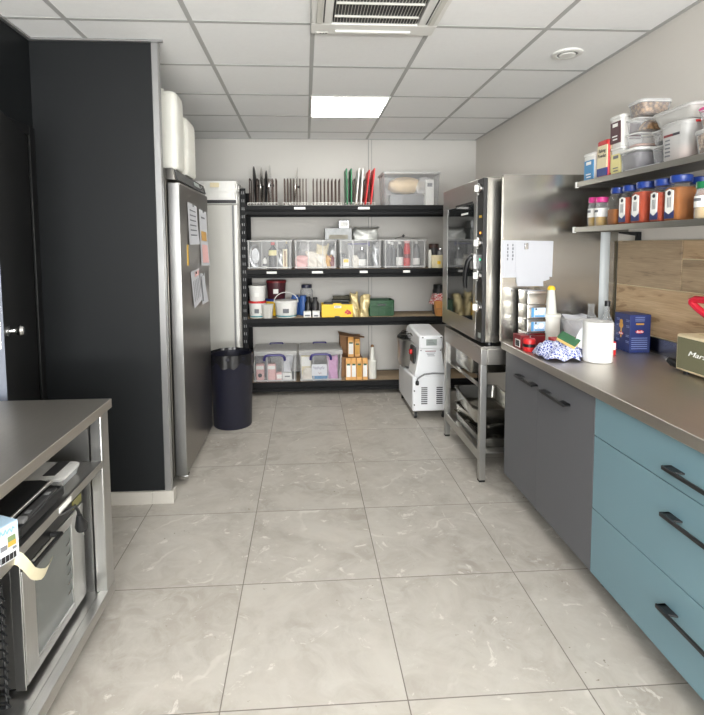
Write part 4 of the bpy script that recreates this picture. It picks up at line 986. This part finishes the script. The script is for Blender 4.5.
obj('body', MB().lathe([(.030,0),(.033,.004),(.033,.022),(.031,.024),(.031,.04),(.033,.042),(.033,.058),(.028,.066),(.002,.066)],0,0,28), M['red'], t); obj('band', MB().lathe([(.0325,.024),(.0325,.04)],0,0,28,False,False), M['black'], t)
carton('flat red carton lying behind the patterned cloth', 1.37, 2.535, CZ+.001, .17, .10, .07, M['red'], M['label'], rz=-.15, pz=(.4,.55), pw=.9)
carton('small red and white packet beside the pasta box', 1.548, 2.45, CZ+.001, .035, .04, .07, M['red'], M['label'], pz=(.4,.9), cat='packet', name='packet')
t = thing('pasta_box', 'dark blue pasta box with red oval emblem standing on the worktop', 'pasta box', (1.719, 2.538, CZ+.001), -.02)
obj('body', MB().box(-.052,.058,-.062,.070,0,.198), plain('dark blue carton', rgb(34,48,102), .45, .06), t, .0015)
obj('spoon_print', MB().cyl((-.0535,.012,.135),(-.0515,.012,.135),.016,20).box(-.0532,-.0515,.008,.016,.07,.12).cyl((-.0535,.012,.155),(-.0515,.012,.155),.012,20), M['amber'], t)
def oval(nx, cy, cz, r): 
    return MB().lathe([(r,0),(r*.98,.0012),(.001,.0012)],0,0,24)
o = obj('emblem', MB().lathe([(.019,0),(.019,.0014),(.001,.0014)],0,0,24).xf(Matrix.Translation((-.052,.012,.092)) @ Matrix.Diagonal((1,1,.42,1)) @ Matrix.Rotation(-PI/2,4,'Y')), M['red'], t)
text('lettering','Barilla',.014,M['label'],o,(-.0538,.012,.092),(PI/2,0,-PI/2),shear=.2,width=.03)
o = obj('emblem', MB().lathe([(.022,0),(.022,.0014),(.001,.0014)],0,0,24).xf(Matrix.Translation((0,-.062,.11)) @ Matrix.Diagonal((1,1,.4,1)) @ Matrix.Rotation(PI/2,4,'X')), M['red'], t)
text('lettering','Barilla',.016,M['label'],o,(0,-.0638,.11),(PI/2,0,0),shear=.2,width=.034)
obj('stripe_print', MB().box(-.02,.022,-.0632,-.061,.146,.154), M['amber'], t)
c = MB()
for i in range(6): c.box(-.042,.042,-.0628,-.061,.02+i*.011,.024+i*.011)
for i in range(3): c.box(-.025,.025,-.0628,-.061,.165+i*.009,.168+i*.009)
obj('text_print', c, plain('pale blue print', rgb(120,134,180), .5), t)
c = MB()
for yy in (-.045,.038):
    for zz in (.05,.08,.13,.16):
        for i in range(2): c.box(-.0528,-.0515,yy-.012,yy+.015,zz+i*.007,zz+.003+i*.007)
obj('side_print', c, plain('pale blue print', rgb(120,134,180), .5), t)

# speaker, plug and red lever
t = thing('loudspeaker', 'cream loudspeaker with olive cloth grille at the right edge of the worktop', 'speaker', (1.704, 1.935, CZ+.001))
cab = obj('cabinet', MB().box(-.085,.085,-.155,.155,.014,.172), M['tolex'], t, .008)
gm, nt, p_ = base('olive grille cloth'); ck = N(nt,'ShaderNodeTexChecker',Scale=500); ck.inputs['Color1'].default_value=rgb(112,110,84); ck.inputs['Color2'].default_value=rgb(92,92,68); nt.links.new(objco(nt),ck.inputs['Vector']); nt.links.new(mixc(nt,noise(nt,objco(nt),90,2),ck.outputs[0],rgb(104,102,78)),p_.inputs['Base Color']); p_.inputs['Roughness'].default_value=.9
gr = obj('grille', MB().box(-.0875,-.083,-.144,.144,.025,.160), gm, t)
text('logo','Marshall',.03,M['label'],gr,(-.0885,.0,.098),(PI/2,0,-PI/2),shear=.35,width=.17,extrude=.0012)
for y in (-.12,.12):
    for x in (-.06,.06): obj('foot', MB().lathe([(.012,0),(.014,.016)],x,y,14), M['black'], t)
obj('top_panel', MB().box(-.02,.05,-.11,.11,.1715,.1735), M['gold'], t)
t = thing('power_plug', 'black power plug on its cord beside the loudspeaker', 'plug', (1.668, 2.14, CZ+.001)); t.rotation_euler = (0,0,-1.1)
obj('body', MB().tube([(-.04,0,.036),(-.018,0,.026),(.01,0,.017),(.035,0,.014)], [.012,.020,.017,.008], 12), M['black'], t)
obj('pin', MB().cyl((-.035,-.008,.032),(-.052,-.008,.038),.0024,8).cyl((-.035,.008,.032),(-.052,.008,.038),.0024,8), M['chrome'], t)
obj('cord', MB().tube([(.028,0,.012),(.06,.01,.006),(.10,.03,.005),(.13,.06,.005)], .0045, 8), M['black'], t)
t = thing('juice_press', 'glossy red lever handle of a press at the right edge of the worktop', 'press', (1.71, 1.66, CZ+.001))
obj('base', MB().levels(0,0,[(0,.16,.14),(.02,.16,.14),(.026,.15,.13)],.03), M['redpaint'], t)
obj('column', MB().tube([(.03,0,.02),(.03,0,.30)], .016, 14), M['chrome'], t)
obj('lever', MB().tube([(.03,.02,.305),(.0,.14,.315),(-.03,.31,.325),(-.045,.385,.325),(-.052,.402,.318),(-.05,.402,.308),(-.04,.38,.285),(0,.26,.20),(.03,.12,.13),(.04,.03,.08)], [.016,.016,.016,.016,.015,.015,.015,.015,.015,.015], 14), M['redpaint'], t)
obj('cup', MB().lathe([(.02,.03),(.05,.06),(.055,.10),(.05,.10),(.02,.045)],-.02,-.02,24), M['chrome'], t)

# ------------------------------------------------------------------ wall shelves
UZ, LZ = 1.803, 1.557
M['shelfsteel'] = steel('shelf steel', (138,136,130), .38, (50,1,50))
def wall_shelf(label, z, y1):
    t = thing('wall_shelf', label, 'shelf', (1.66, 1.7, z), 0)
    obj('board', MB().box(1.50,1.818,.7,y1,z-.004,z), M['shelfsteel'], t, world=True)
    obj('lip', MB().box(1.497,1.503,.7,y1,z-.026,z+.001).box(1.497,1.818,y1-.004,y1,z-.026,z+.001), M['shelfsteel'], t, .001, world=True)
    obj('back_lip', MB().box(1.814,1.819,.7,y1,z,z+.03), M['steely'], t, world=True)
    for y in (y1-.10, 1.6, .9):
        br = obj('bracket', MB().prism([(1.818,z-.028),(1.70,z-.028),(1.70,z-.036),(1.80,z-.05),(1.818,z-.07)],'y',y-.004,y+.004).box(1.80,1.8195,y-.012,y+.012,z-.075,z-.028), M['blackmetal'] if z < 1.6 else M['steelz'], t, world=True)
    obj('end_cap', MB().box(1.494,1.509,y1-.014,y1+.004,z-.030,z+.003), M['white'], t, .002, world=True)
wall_shelf('upper steel wall shelf on the right wall holding food containers', UZ, 2.735)
wall_shelf('lower steel wall shelf on the right wall holding spice jars', LZ, 2.75)

def tub(label, x, y, z, w, d, h, lab=None, lab2=None, m='white', group=None, labz=(.12,.72), lidm='white', name='tub'):
    t = thing(name, label, 'tub', (x,y,z), 0, group)
    obj('body', MB().levels(0,0,[(0,w*.88,d*.88),(.004,w*.9,d*.9),(h*.92,w*.99,d*.99)],.018), M[m], t)
    obj('lid', MB().levels(0,0,[(h*.88,w*1.0,d*1.0),(h*.9,w*1.06,d*1.06),(h*.97,w*1.06,d*1.06),(h,w*.98,d*.98)],.02), M[lidm], t)
    if lab:
        k = .5*(.9+.09*.4)
        obj('label', MB().prism([(-d*.36,h*labz[0]),(d*.36,h*labz[0]),(d*.38,h*labz[1]),(-d*.38,h*labz[1])],'x',-w*.492-.002,-w*.44), M[lab], t)
        obj('label_text', MB().box(-w*.492-.003,-w*.48,-d*.2,d*.2,h*(labz[1]-.16),h*(labz[1]-.05)).box(-w*.492-.003,-w*.48,-d*.2,d*.15,h*(labz[0]+.1),h*(labz[0]+.14)).box(-w*.492-.003,-w*.48,-d*.2,d*.2,h*(labz[0]+.2),h*(labz[0]+.24)), M['label' if lab != 'paleyellow' else 'ink'], t)
    return t
tub('white tub with blue label at the far end of the upper wall shelf', 1.575, 2.672, UZ+.001, .085, .115, .148, 'skyblue', labz=(.02,.74))
t = thing('baking_powder_tin', 'pale yellow tin with red lid on the upper wall shelf', 'tin', (1.575, 2.548, UZ+.001))
obj('body', MB().levels(0,0,[(0,.085,.092),(.172,.087,.094)],.012), M['red'], t); obj('lid', MB().levels(0,0,[(.168,.092,.098),(.185,.092,.098),(.19,.084,.09)],.016), M['red'], t)
lb = obj('label', MB().box(-.0455,-.040,-.042,.042,.05,.165), M['cream'], t); obj('blue_label', MB().box(-.0455,-.04,-.042,.042,.01,.05), M['blue'], t)
text('lettering','Baking\nPowder',.026,M['navy'],lb,(-.0462,0,.125),(PI/2,0,-PI/2),width=.07)
obj('side_label', MB().box(-.03,.03,-.0485,-.045,.02,.16), M['cream'], t)
tub('lower white tub with pale yellow label on the upper wall shelf', 1.60, 2.442, UZ+.001, .125, .10, .138, 'paleyellow', labz=(.03,.74), m='white')
tub('white bucket with dark brown label stacked on the yellow labelled tub', 1.60, 2.455, UZ+.140, .125, .10, .152, 'maroon', labz=(.12,.8))
obj('side_label', MB().box(-.02,.035,-.0525,-.046,.03,.11), M['maroon'], [o for o in bpy.data.objects if o.get('label','').startswith('white bucket with dark brown')][0])
def food_box(label, x, y, z, w, d, h, content=None, fill=.7, lidm='lidclear', shell='clear', r=.025, group='clear food boxes on the upper wall shelf', lidh=.01, name='food_container', tilt=0):
    t = thing(name, label, 'food container', (x,y,z), 0, group)
    obj('body', MB().levels(0,0,[(.0,w*.84,d*.84),(.006,w*.88,d*.88),(h-.006,w*.98,d*.98)],r,True,False), M[shell], t)
    obj('rim', MB().levels(0,0,[(h-.010,w*.98,d*.98),(h-.010,w*1.02,d*1.02),(h-.004,w*1.02,d*1.02),(h-.004,w*.96,d*.96)],r,False,False), M['milkclear'], t)
    if lidm: obj('lid', MB().levels(0,0,[(h-.006,w*1.02,d*1.02),(h,w*1.03,d*1.03),(h+lidh*.5,w*.98,d*.98)],r), M[lidm], t)
    if content:
        k0, k1 = .83, .83+.12*fill
        obj('contents', MB().levels(0,0,[(.008,w*k0,d*k0),(h*fill,w*k1,d*k1),(h*fill+.006,w*k1*.8,d*k1*.8)],r), M[content], t)
    return t
def nutmat(n, a, b_, sc=70):
    m, nt, p = base(n); vo = N(nt,'ShaderNodeTexVoronoi',Scale=sc); nt.links.new(objco(nt),vo.inputs['Vector'])
    cc = mixc(nt, vo.outputs['Color'], a, b_); cc = mixc(nt, ramp(nt,vo.outputs['Distance'],.25,.75), cc, tuple(x*.35 for x in a[:3])+(1,)); nt.links.new(cc,p.inputs['Base Color']); p.inputs['Roughness'].default_value=.7
    bump(nt,p,vo.outputs['Distance'],-.8,.01); return m
M['nuts'] = nutmat('walnuts', rgb(130,96,66), rgb(196,160,120), 62); M['flakes'] = nutmat('oat flakes', rgb(170,130,90), rgb(226,196,156), 80)
food_box('box of grey seeds with white lid, lowest of the stack on the upper wall shelf', 1.60, 2.335, UZ+.001, .15, .145, .102, 'seed', .80, 'white', 'clear')
food_box('nearly empty clear box with a little beige on the grey seed box', 1.595, 2.325, UZ+.109, .13, .10, .070, 'pinkish', .18, None)
food_box('clear box with brown nuts in its corner, third in the stack', 1.595, 2.325, UZ+.181, .13, .10, .066, None, .5, None)
tag(obj('nut_pile', MB().lathe([(.045,0),(.04,.02),(.02,.042),(.002,.048)],0,0,18), M['nuts'], loc=(1.61,2.31,UZ+.19)), 'small pile of brown nuts inside the third box of the stack', 'nuts')
food_box('clear box full of brown walnuts on top of the stack', 1.605, 2.305, UZ+.249, .15, .115, .066, 'nuts', .82, 'film')
food_box('clear ribbed box lowest in the middle of the upper wall shelf', 1.65, 2.17, UZ+.001, .19, .11, .092, 'seed', .2, None)
food_box('clear ribbed box with dark contents second in the middle of the upper wall shelf', 1.65, 2.17, UZ+.095, .19, .11, .066, 'dark', .25, None)
food_box('large white box on top in the middle of the upper wall shelf', 1.66, 2.09, UZ+.170, .22, .24, .056, 'powder', .9, 'milkclear', 'milkclear')
t = thing('food_container', 'large frosted container with printed scale and red clip on the upper wall shelf', 'food container', (1.60, 2.05, UZ+.001), 0)
obj('body', MB().levels(0,0,[(0,.13,.125),(.005,.134,.13),(.15,.148,.148)],.028,True,False), M['milkclear'], t); obj('lid', MB().levels(0,0,[(.146,.152,.152),(.157,.154,.154),(.164,.135,.135)],.03), M['milkclear'], t)
obj('contents', MB().levels(0,0,[(.007,.122,.118),(.03,.128,.122),(.06,.128,.124)],.026), M['pinkish'], t); obj('clip', MB().box(-.03,.03,-.0795,-.068,.148,.158), M['red'], t, .003); obj('brand_print', MB().box(-.0735,-.062,-.005,.045,.106,.116), M['darkred'], t); obj('brand_print', MB().box(-.0735,-.062,-.045,-.007,.106,.116), M['navy'], t)
c = MB()
for i in range(5): c.box(-.0715,-.06,.01,.038,.025+i*.016,.031+i*.016)
obj('scale_print', c, M['ink'], t)
food_box('clear box of oat flakes at the near end of the upper wall shelf', 1.585, 1.865, UZ+.001, .13, .12, .09, 'flakes', .85, 'milkclear')
food_box('second clear box with pink lid at the near end of the upper wall shelf', 1.605, 1.865, UZ+.10, .14, .13, .08, 'flakes', .5, 'pink')
tag(obj('paper_slip', MB().box(-.04,.04,-.11,.11,0,.002), M['paper'], loc=(1.535, 2.19, UZ+.0012)), 'white paper slip lying at the edge of the upper wall shelf', 'paper')

M['jarblue'] = plain('jar label blue', rgb(32,42,96), .5); M['jar'] = clear('jar plastic', (200,200,195), .04, .12, edge=.2)
def spice(label, x, y, w, d, h, content, fill, lidm, lab=True, group='spice jars on the lower wall shelf', round_=False):
    t = thing('spice_jar', label, 'jar', (x,y,LZ+.001), 0, group)
    if round_:
        obj('body', MB().lathe([(w*.42,0),(w/2,.005),(w/2,h*.62),(w*.42,h*.74),(w*.40,h*.84)],0,0,26), M['clear'], t)
        obj('contents', MB().lathe([(w*.41,.003),(w*.46,.008),(w*.46,h*fill),(.002,h*fill+.003)],0,0,24), M[content], t)
        obj('lid', MB().lathe([(w*.44,h*.82),(w*.46,h*.84),(w*.46,h*.985),(w*.43,h),(.002,h)],0,0,26), M[lidm], t)
        if lab: 
            obj('label', MB().lathe([(w/2+.001,h*.32),(w/2+.001,h*.62)],0,0,26,False,False), M['label'], t)
            obj('label_print', MB().grid(lambda u,v:((w/2+.0018)*math.cos(PI+.5-u),(w/2+.0018)*math.sin(PI+.5-u),h*(.48+.08*v)),6,1), M['ink'], t)
    else:
        obj('body', MB().levels(0,0,[(0,w*.92,d*.92),(.006,w,d),(h*.70,w,d),(h*.80,w*.72,d*.72),(h*.87,w*.66,d*.66)],.018), M['jar'], t, angle=50)
        obj('contents', MB().levels(0,0,[(.004,w*.9,d*.9),(.008,w*.95,d*.95),(h*min(fill,.69),w*.95,d*.95)] + ([(h*fill,w*.8,d*.8)] if fill > .7 else []),.016), M[content], t)
        obj('lid', MB().lathe([(w*.39,h*.84),(w*.42,h*.86),(w*.42,h*.985),(w*.39,h),(.002,h)],0,0,30), M[lidm], t)
        if lab:
            x_ = -w/2-.0015
            obj('label', MB().prism([(-d*.26,h*.22),(0,h*.15),(d*.26,h*.22),(d*.26,h*.66),(0,h*.70),(-d*.26,h*.66)],'x',x_,x_+.003), M['label'], t)
            obj('blue_label', MB().prism([(-d*.30,h*.06),(d*.30,h*.06),(d*.30,h*.235),(0,h*.165),(-d*.30,h*.235)],'x',x_+.0002,x_+.003), M['jarblue'], t)
            obj('emblem', MB().cyl((x_-.0012,0,h*.61),(x_+.001,0,h*.61),d*.11,16), M['navy'], t)
            c = MB()
            for i in range(3): c.box(x_-.0008,x_+.001,-.004+i*.008-.006,-.001+i*.008-.006,h*.30,h*.52)
            obj('label_print', c, M['ink'], t)
    return t
spice('pink lidded glass jar of mustard yellow powder, back one at the shelf end', 1.572, 2.676, .062, .066, .158, 'mustard', .35, 'pink', round_=True)
spice('pink lidded glass jar of mustard yellow powder, front one at the shelf end', 1.565, 2.592, .066, .070, .152, 'mustard', .40, 'pink', round_=True)
spice('blue lidded jar with little brown powder next to the pink lidded jars', 1.565, 2.452, .082, .078, .186, 'ochre', .42, 'blue', lab=False)
spice('blue lidded jar of reddish spice, nearer the pink lidded jars', 1.565, 2.355, .086, .08, .186, 'redorange', .68, 'blue')
spice('larger blue lidded jar of reddish spice in the middle of the jar row', 1.57, 2.255, .10, .088, .19, 'redorange', .76, 'blue')
spice('blue lidded jar of orange spice beside the brown curry powder jar', 1.565, 2.130, .09, .078, .186, 'redorange', .68, 'blue')
spice('blue lidded jar of brown curry powder, nearest of the labelled blue lidded jars', 1.57, 2.038, .098, .088, .19, 'ochre', .74, 'blue')
spice('blue lidded jar behind, half hidden beside the curry powder jar', 1.70, 2.09, .10, .095, .19, 'ochre', .7, 'blue', lab=False)
spice('blue lidded jar at the back behind the red spice jars', 1.70, 2.33, .09, .09, .19, 'redorange', .7, 'blue', lab=False)
spice('dark lidded jar at the back behind the pink lidded jars', 1.69, 2.60, .08, .08, .18, 'ochre', .5, 'navy', lab=False)
spice('green lidded jar of pale garlic granules at the near end of the lower wall shelf', 1.555, 1.885, .075, .075, .145, 'garlic', .42, 'green', round_=True)

# ------------------------------------------------------------------ steel table on the left
TX = -.78
t = thing('steel_table', 'stainless steel work table with two lower shelves in the left foreground', 'table', (-1.1, 1.3, 0))
obj('tabletop', MB().box(-1.44,TX,.50,2.03,.824,.86), M['topsteel'], t, .002, world=True)
for y0 in (.56,1.925):
    obj('end_panel', MB().box(-1.42,TX-.055,y0+.008,y0+.014,.12,.824).box(-1.42,TX-.055,y0+.058,y0+.064,.12,.824), M['steelz'], t, world=True)
    for x0 in (TX-.048,-1.44):
        lg = obj('leg', MB().box(x0,x0+.045,y0,y0+.07,.12,.824), M['steelz'], t, .004, world=True)
        xc = -.93 if x0 > -1 else -1.39; cs = obj('castor', MB().box(xc,xc+.021,y0+.0,y0+.04,.05,.087), M['chrome'], t, .002, world=True); obj('wheel', MB().cyl((xc,y0+.015,.03),(xc+.021,y0+.015,.03),.03,20), M['black'], cs, world=True)
s_ = obj('middle_shelf', MB().box(-1.42,TX-.006,.63,1.925,.642,.648).box(TX-.012,TX-.004,.63,1.93,.620,.648), M['steely'], t, .001, world=True)
obj('shelf_label', MB().box(TX-.0045,TX-.0025,1.585,1.665,.626,.642), M['label'], s_, world=True)
obj('bottom_shelf', MB().box(-1.43,TX-.01,.57,1.99,.086,.120).box(TX-.035,TX,.56,1.995,.083,.126), M['steely'], t, .003, world=True)

t = thing('convection_oven', 'small stainless steel convection oven with glass door under the left table', 'oven', (-1.1, 1.69, .151))
OX = -.85
obj('body', MB().box(-1.32,OX-.028,1.478,1.90,.168,.606), M['steely'], t, .004, world=True)
obj('side_vent', MB().box(-1.15,-1.0,1.4765,1.479,.30,.42), M['dark'], t, world=True)
cp = obj('control_panel', MB().box(OX-.03,OX-.002,1.478,1.90,.535,.606), M['black'], t, .002, world=True)
obj('display', MB().box(OX-.003,OX,1.815,1.885,.545,.575), plain('olive display', rgb(120,116,50), .3), cp, world=True)
d = obj('door', MB().box(OX-.026,OX,1.485,1.552,.172,.532).box(OX-.026,OX,1.80,1.895,.172,.532).box(OX-.026,OX,1.552,1.80,.172,.205).box(OX-.026,OX,1.552,1.80,.50,.532), M['steelz'], t, .002, world=True)
gm, nt, pb = base('grey oven glass'); pb.inputs['Base Color'].default_value = rgb(96,100,98); pb.inputs['Roughness'].default_value=.12; pb.inputs['Specular IOR Level'].default_value=.8
gp = obj('glass', MB().box(OX-.022,OX-.006,1.552,1.80,.205,.50), gm, d, world=True)
for i in range(6): obj('rung', MB().tube([(OX-.005,1.765,.26+i*.036),(OX-.003,1.78,.266+i*.036),(OX-.005,1.79,.272+i*.036)], .0018, 5), M['chrome'], d, world=True)
obj('handle', MB().tube([(OX,1.50,.545),(OX+.03,1.50,.545),(OX+.03,1.66,.545),(OX,1.66,.545)], .009, 10), M['black'], d, world=True)
obj('edge_trim', MB().box(OX-.03,OX+.001,1.474,1.478,.165,.606), M['steelz'], t, .002, world=True)
for y in (1.51,1.87):
    for x in (-1.28,-.90): obj('foot', MB().lathe([(.016,0),(.018,.018)],x,y,14).xf(Matrix.Translation((0,0,.151))), M['black'], t, world=True)
t.location.z -= .03
t = thing('power_cable', 'black power cable with plug hanging in front of the small oven', 'cable', (-.79, 1.70, .58))
cd = [(-.845,1.62,.60),(-.80,1.64,.595),(-.775,1.67,.605),(-.772,1.685,.58),(-.774,1.695,.555)]
obj('cord', MB().tube(cd, .0055, 8), M['black'], t, world=True)
obj('plug', MB().tube([(-.774,1.694,.56),(-.775,1.70,.54),(-.776,1.712,.515),(-.777,1.718,.50)], [.008,.013,.021,.019], 12), M['black'], t, world=True)
obj('pin', MB().cyl((-.772,1.710,.502),(-.771,1.716,.478),.0024,8).cyl((-.780,1.726,.502),(-.780,1.732,.478),.0024,8), M['chrome'], t, world=True)
t = thing('vacuum_sealer', 'flat black vacuum sealer with steel bar on the middle shelf of the left table', 'appliance', (-.95, 1.53, .649))
obj('body', MB().box(-1.10,-.80,1.40,1.66,.652,.684), M['black'], t, .006, world=True)
obj('lid', MB().prism([(-1.10,.686),(-.835,.686),(-.835,.700),(-.87,.708),(-1.08,.706)],'y',1.41,1.65), M['black'], t, .004, world=True)
obj('bar', MB().cyl((-.835,1.415,.703),(-.835,1.645,.703),.006,12), M['steely'], t, world=True)
obj('control_block', MB().box(-.83,-.803,1.435,1.62,.684,.694), M['dark'], t, .003, world=True)
obj('end_cover', MB().box(-.828,-.802,1.42,1.445,.684,.697), M['grey'], t, .003, world=True)
for y in (1.47,1.58): obj('button', MB().box(-.822,-.808,y-.009,y+.009,.694,.6965), M['grey'], t, .001, world=True)
t = thing('clear_case', 'flat clear plastic case lying on the middle shelf of the left table', 'plastic case', (-.93, 1.775, .649))
obj('body', MB().levels(-.93,1.775,[(.6495,.19,.13),(.672,.20,.14)],.018), M['clear'], t, world=True); obj('lid', MB().levels(-.93,1.775,[(.673,.205,.145),(.682,.205,.145),(.688,.18,.12)],.02), M['lidclear'], t, .001, world=True)
obj('clasp', MB().box(-.90,-.86,1.72,1.83,.687,.6905), M['dark'], t, world=True)
# white printed box
bm_ = Matrix.Rotation(math.radians(-24),4,'Z')
t = thing('printed_box', 'white and pale blue printed box with barcode on the middle shelf of the left table', 'box', (-.765, 1.33, .6495), math.radians(-24))
obj('body', MB().box(-.10,0,-.20,0,0,.098), M['paper'], t, .001)
obj('blue_print', MB().box(-.002,.0012,-.198,-.002,.070,.097).box(-.10,-.001,-.20,0,.0975,.0988), plain('pale blue print', rgb(176,204,226), .5), t)
obj('green_label', MB().box(0,.0018,-.03,-.010,.052,.066), plain('olive print', rgb(110,130,90), .5), t); obj('orange_label', MB().box(0,.0018,-.030,-.009,.039,.052), M['amber'], t)
obj('grey_label', MB().box(0,.0018,-.05,-.033,.036,.048).box(0,.0018,-.018,-.008,.028,.034), M['ink'], t)
c = MB()
for i in range(12): c.box(0,.0018,-.052+i*.0036,-.052+i*.0036+(.0024 if i%3 else .0012),.004,.020)
obj('barcode', c, M['barcode'], t)
obj('pale_print', MB().tube([(.0018,-.012-.004*i,.083+.007*math.sin(i*2.3)) for i in range(18)],.0015,5), plain('blue ink',rgb(120,160,200),.5), t)
def strip(u, v):
    pts = [(-.80,1.345,.6495),(-.772,1.352,.645),(-.760,1.366,.612),(-.756,1.384,.580),(-.754,1.405,.562),(-.753,1.43,.547),(-.753,1.455,.545),(-.755,1.48,.552)]
    f_ = u*(len(pts)-1); i = min(int(f_), len(pts)-2); k = f_-i
    p = [pts[i][j]*(1-k)+pts[i+1][j]*k for j in range(3)]
    w = .016*(1-.7*max(0,(u-.8)/.2))
    return (p[0]+.77 -.006*v, p[1]-1.35 - w*v*(1-u*.3) + .0*u, p[2]-.645 - w*1.6*v)
o = obj('paper_strip', MB().grid(strip, 24, 4), plain('cream paper strip', rgb(196,188,160), .6, .06, 30), loc=(-.77,1.35,.645), angle=80); tag(o, 'curled cream paper strip hanging in front of the small oven', 'paper strip')
# black wire rack in front of the oven's side
t = thing('wire_rack', 'black wire rack standing beside the small oven under the left table', 'rack', (-.872, 1.425, .122))
c = MB().tube([(-.005,0,.01),(-.005,0,.38),(-.33,.02,.38),(-.33,.02,.01),(-.005,0,.01)],.005,8); obj('frame', c, M['black'], t)
for i in range(13): obj('wire', MB().tube([(-.33,.015,.03+i*.027),(-.005,-.006,.03+i*.027),(.012,-.012,.022+i*.027)],.0028,6), M['black'], t)

# ------------------------------------------------------------------ light
def area(name, loc, rot, sx_, sy_, power, col):
    L = bpy.data.lights.new(name, 'AREA'); L.shape = 'RECTANGLE'; L.size = sx_; L.size_y = sy_; L.energy = power; L.color = col
    o = bpy.data.objects.new(name, L); COL.objects.link(o); o.location = loc; o.rotation_euler = rot; return o
area('window_daylight', (.17, -2.62, 1.52), (PI/2,0,0), 2.5, 1.5, 150, (.97,.985,1.0))
area('fill_uplight', (.17, -2.45, .95), (math.radians(150),0,0), 2.5, .5, 170, (1,.99,.96))  # added fill aimed upward from inside the window to brighten the ceiling
W = bpy.data.worlds.new('sky'); S.world = W; W.use_nodes = True; nt = W.node_tree; bg = nt.nodes['Background']
sk = nt.nodes.new('ShaderNodeTexSky'); sk.sky_type = 'HOSEK_WILKIE'; sk.turbidity = 6; sk.sun_direction = (.3,.5,.8)
nt.links.new(sk.outputs[0], bg.inputs[0]); bg.inputs[1].default_value = .8
S.view_settings.view_transform = 'Standard'; S.view_settings.look = 'None'; S.view_settings.exposure = .45

# ------------------------------------------------------------------ camera
cam = bpy.data.cameras.new('camera'); co = bpy.data.objects.new('camera', cam); COL.objects.link(co); S.camera = co
F, CX, CY = 504.16, 336.40, 283.16
cam.sensor_fit = 'HORIZONTAL'; cam.sensor_width = 36; cam.lens = F*36/704; cam.clip_start = .05
cam.shift_x = (352-CX)/715*(715/704); cam.shift_y = -(357.5-CY)/704
r_ = Vector((.99809563,-.06139546,-.00597589)); u_ = Vector((.01049179,.07349747,.99724021)); f_ = Vector((.06078681,.9954038,-.07400165))
co.matrix_world = Matrix(((r_.x,u_.x,-f_.x,0),(r_.y,u_.y,-f_.y,0),(r_.z,u_.z,-f_.z,1.46339),(0,0,0,1)))
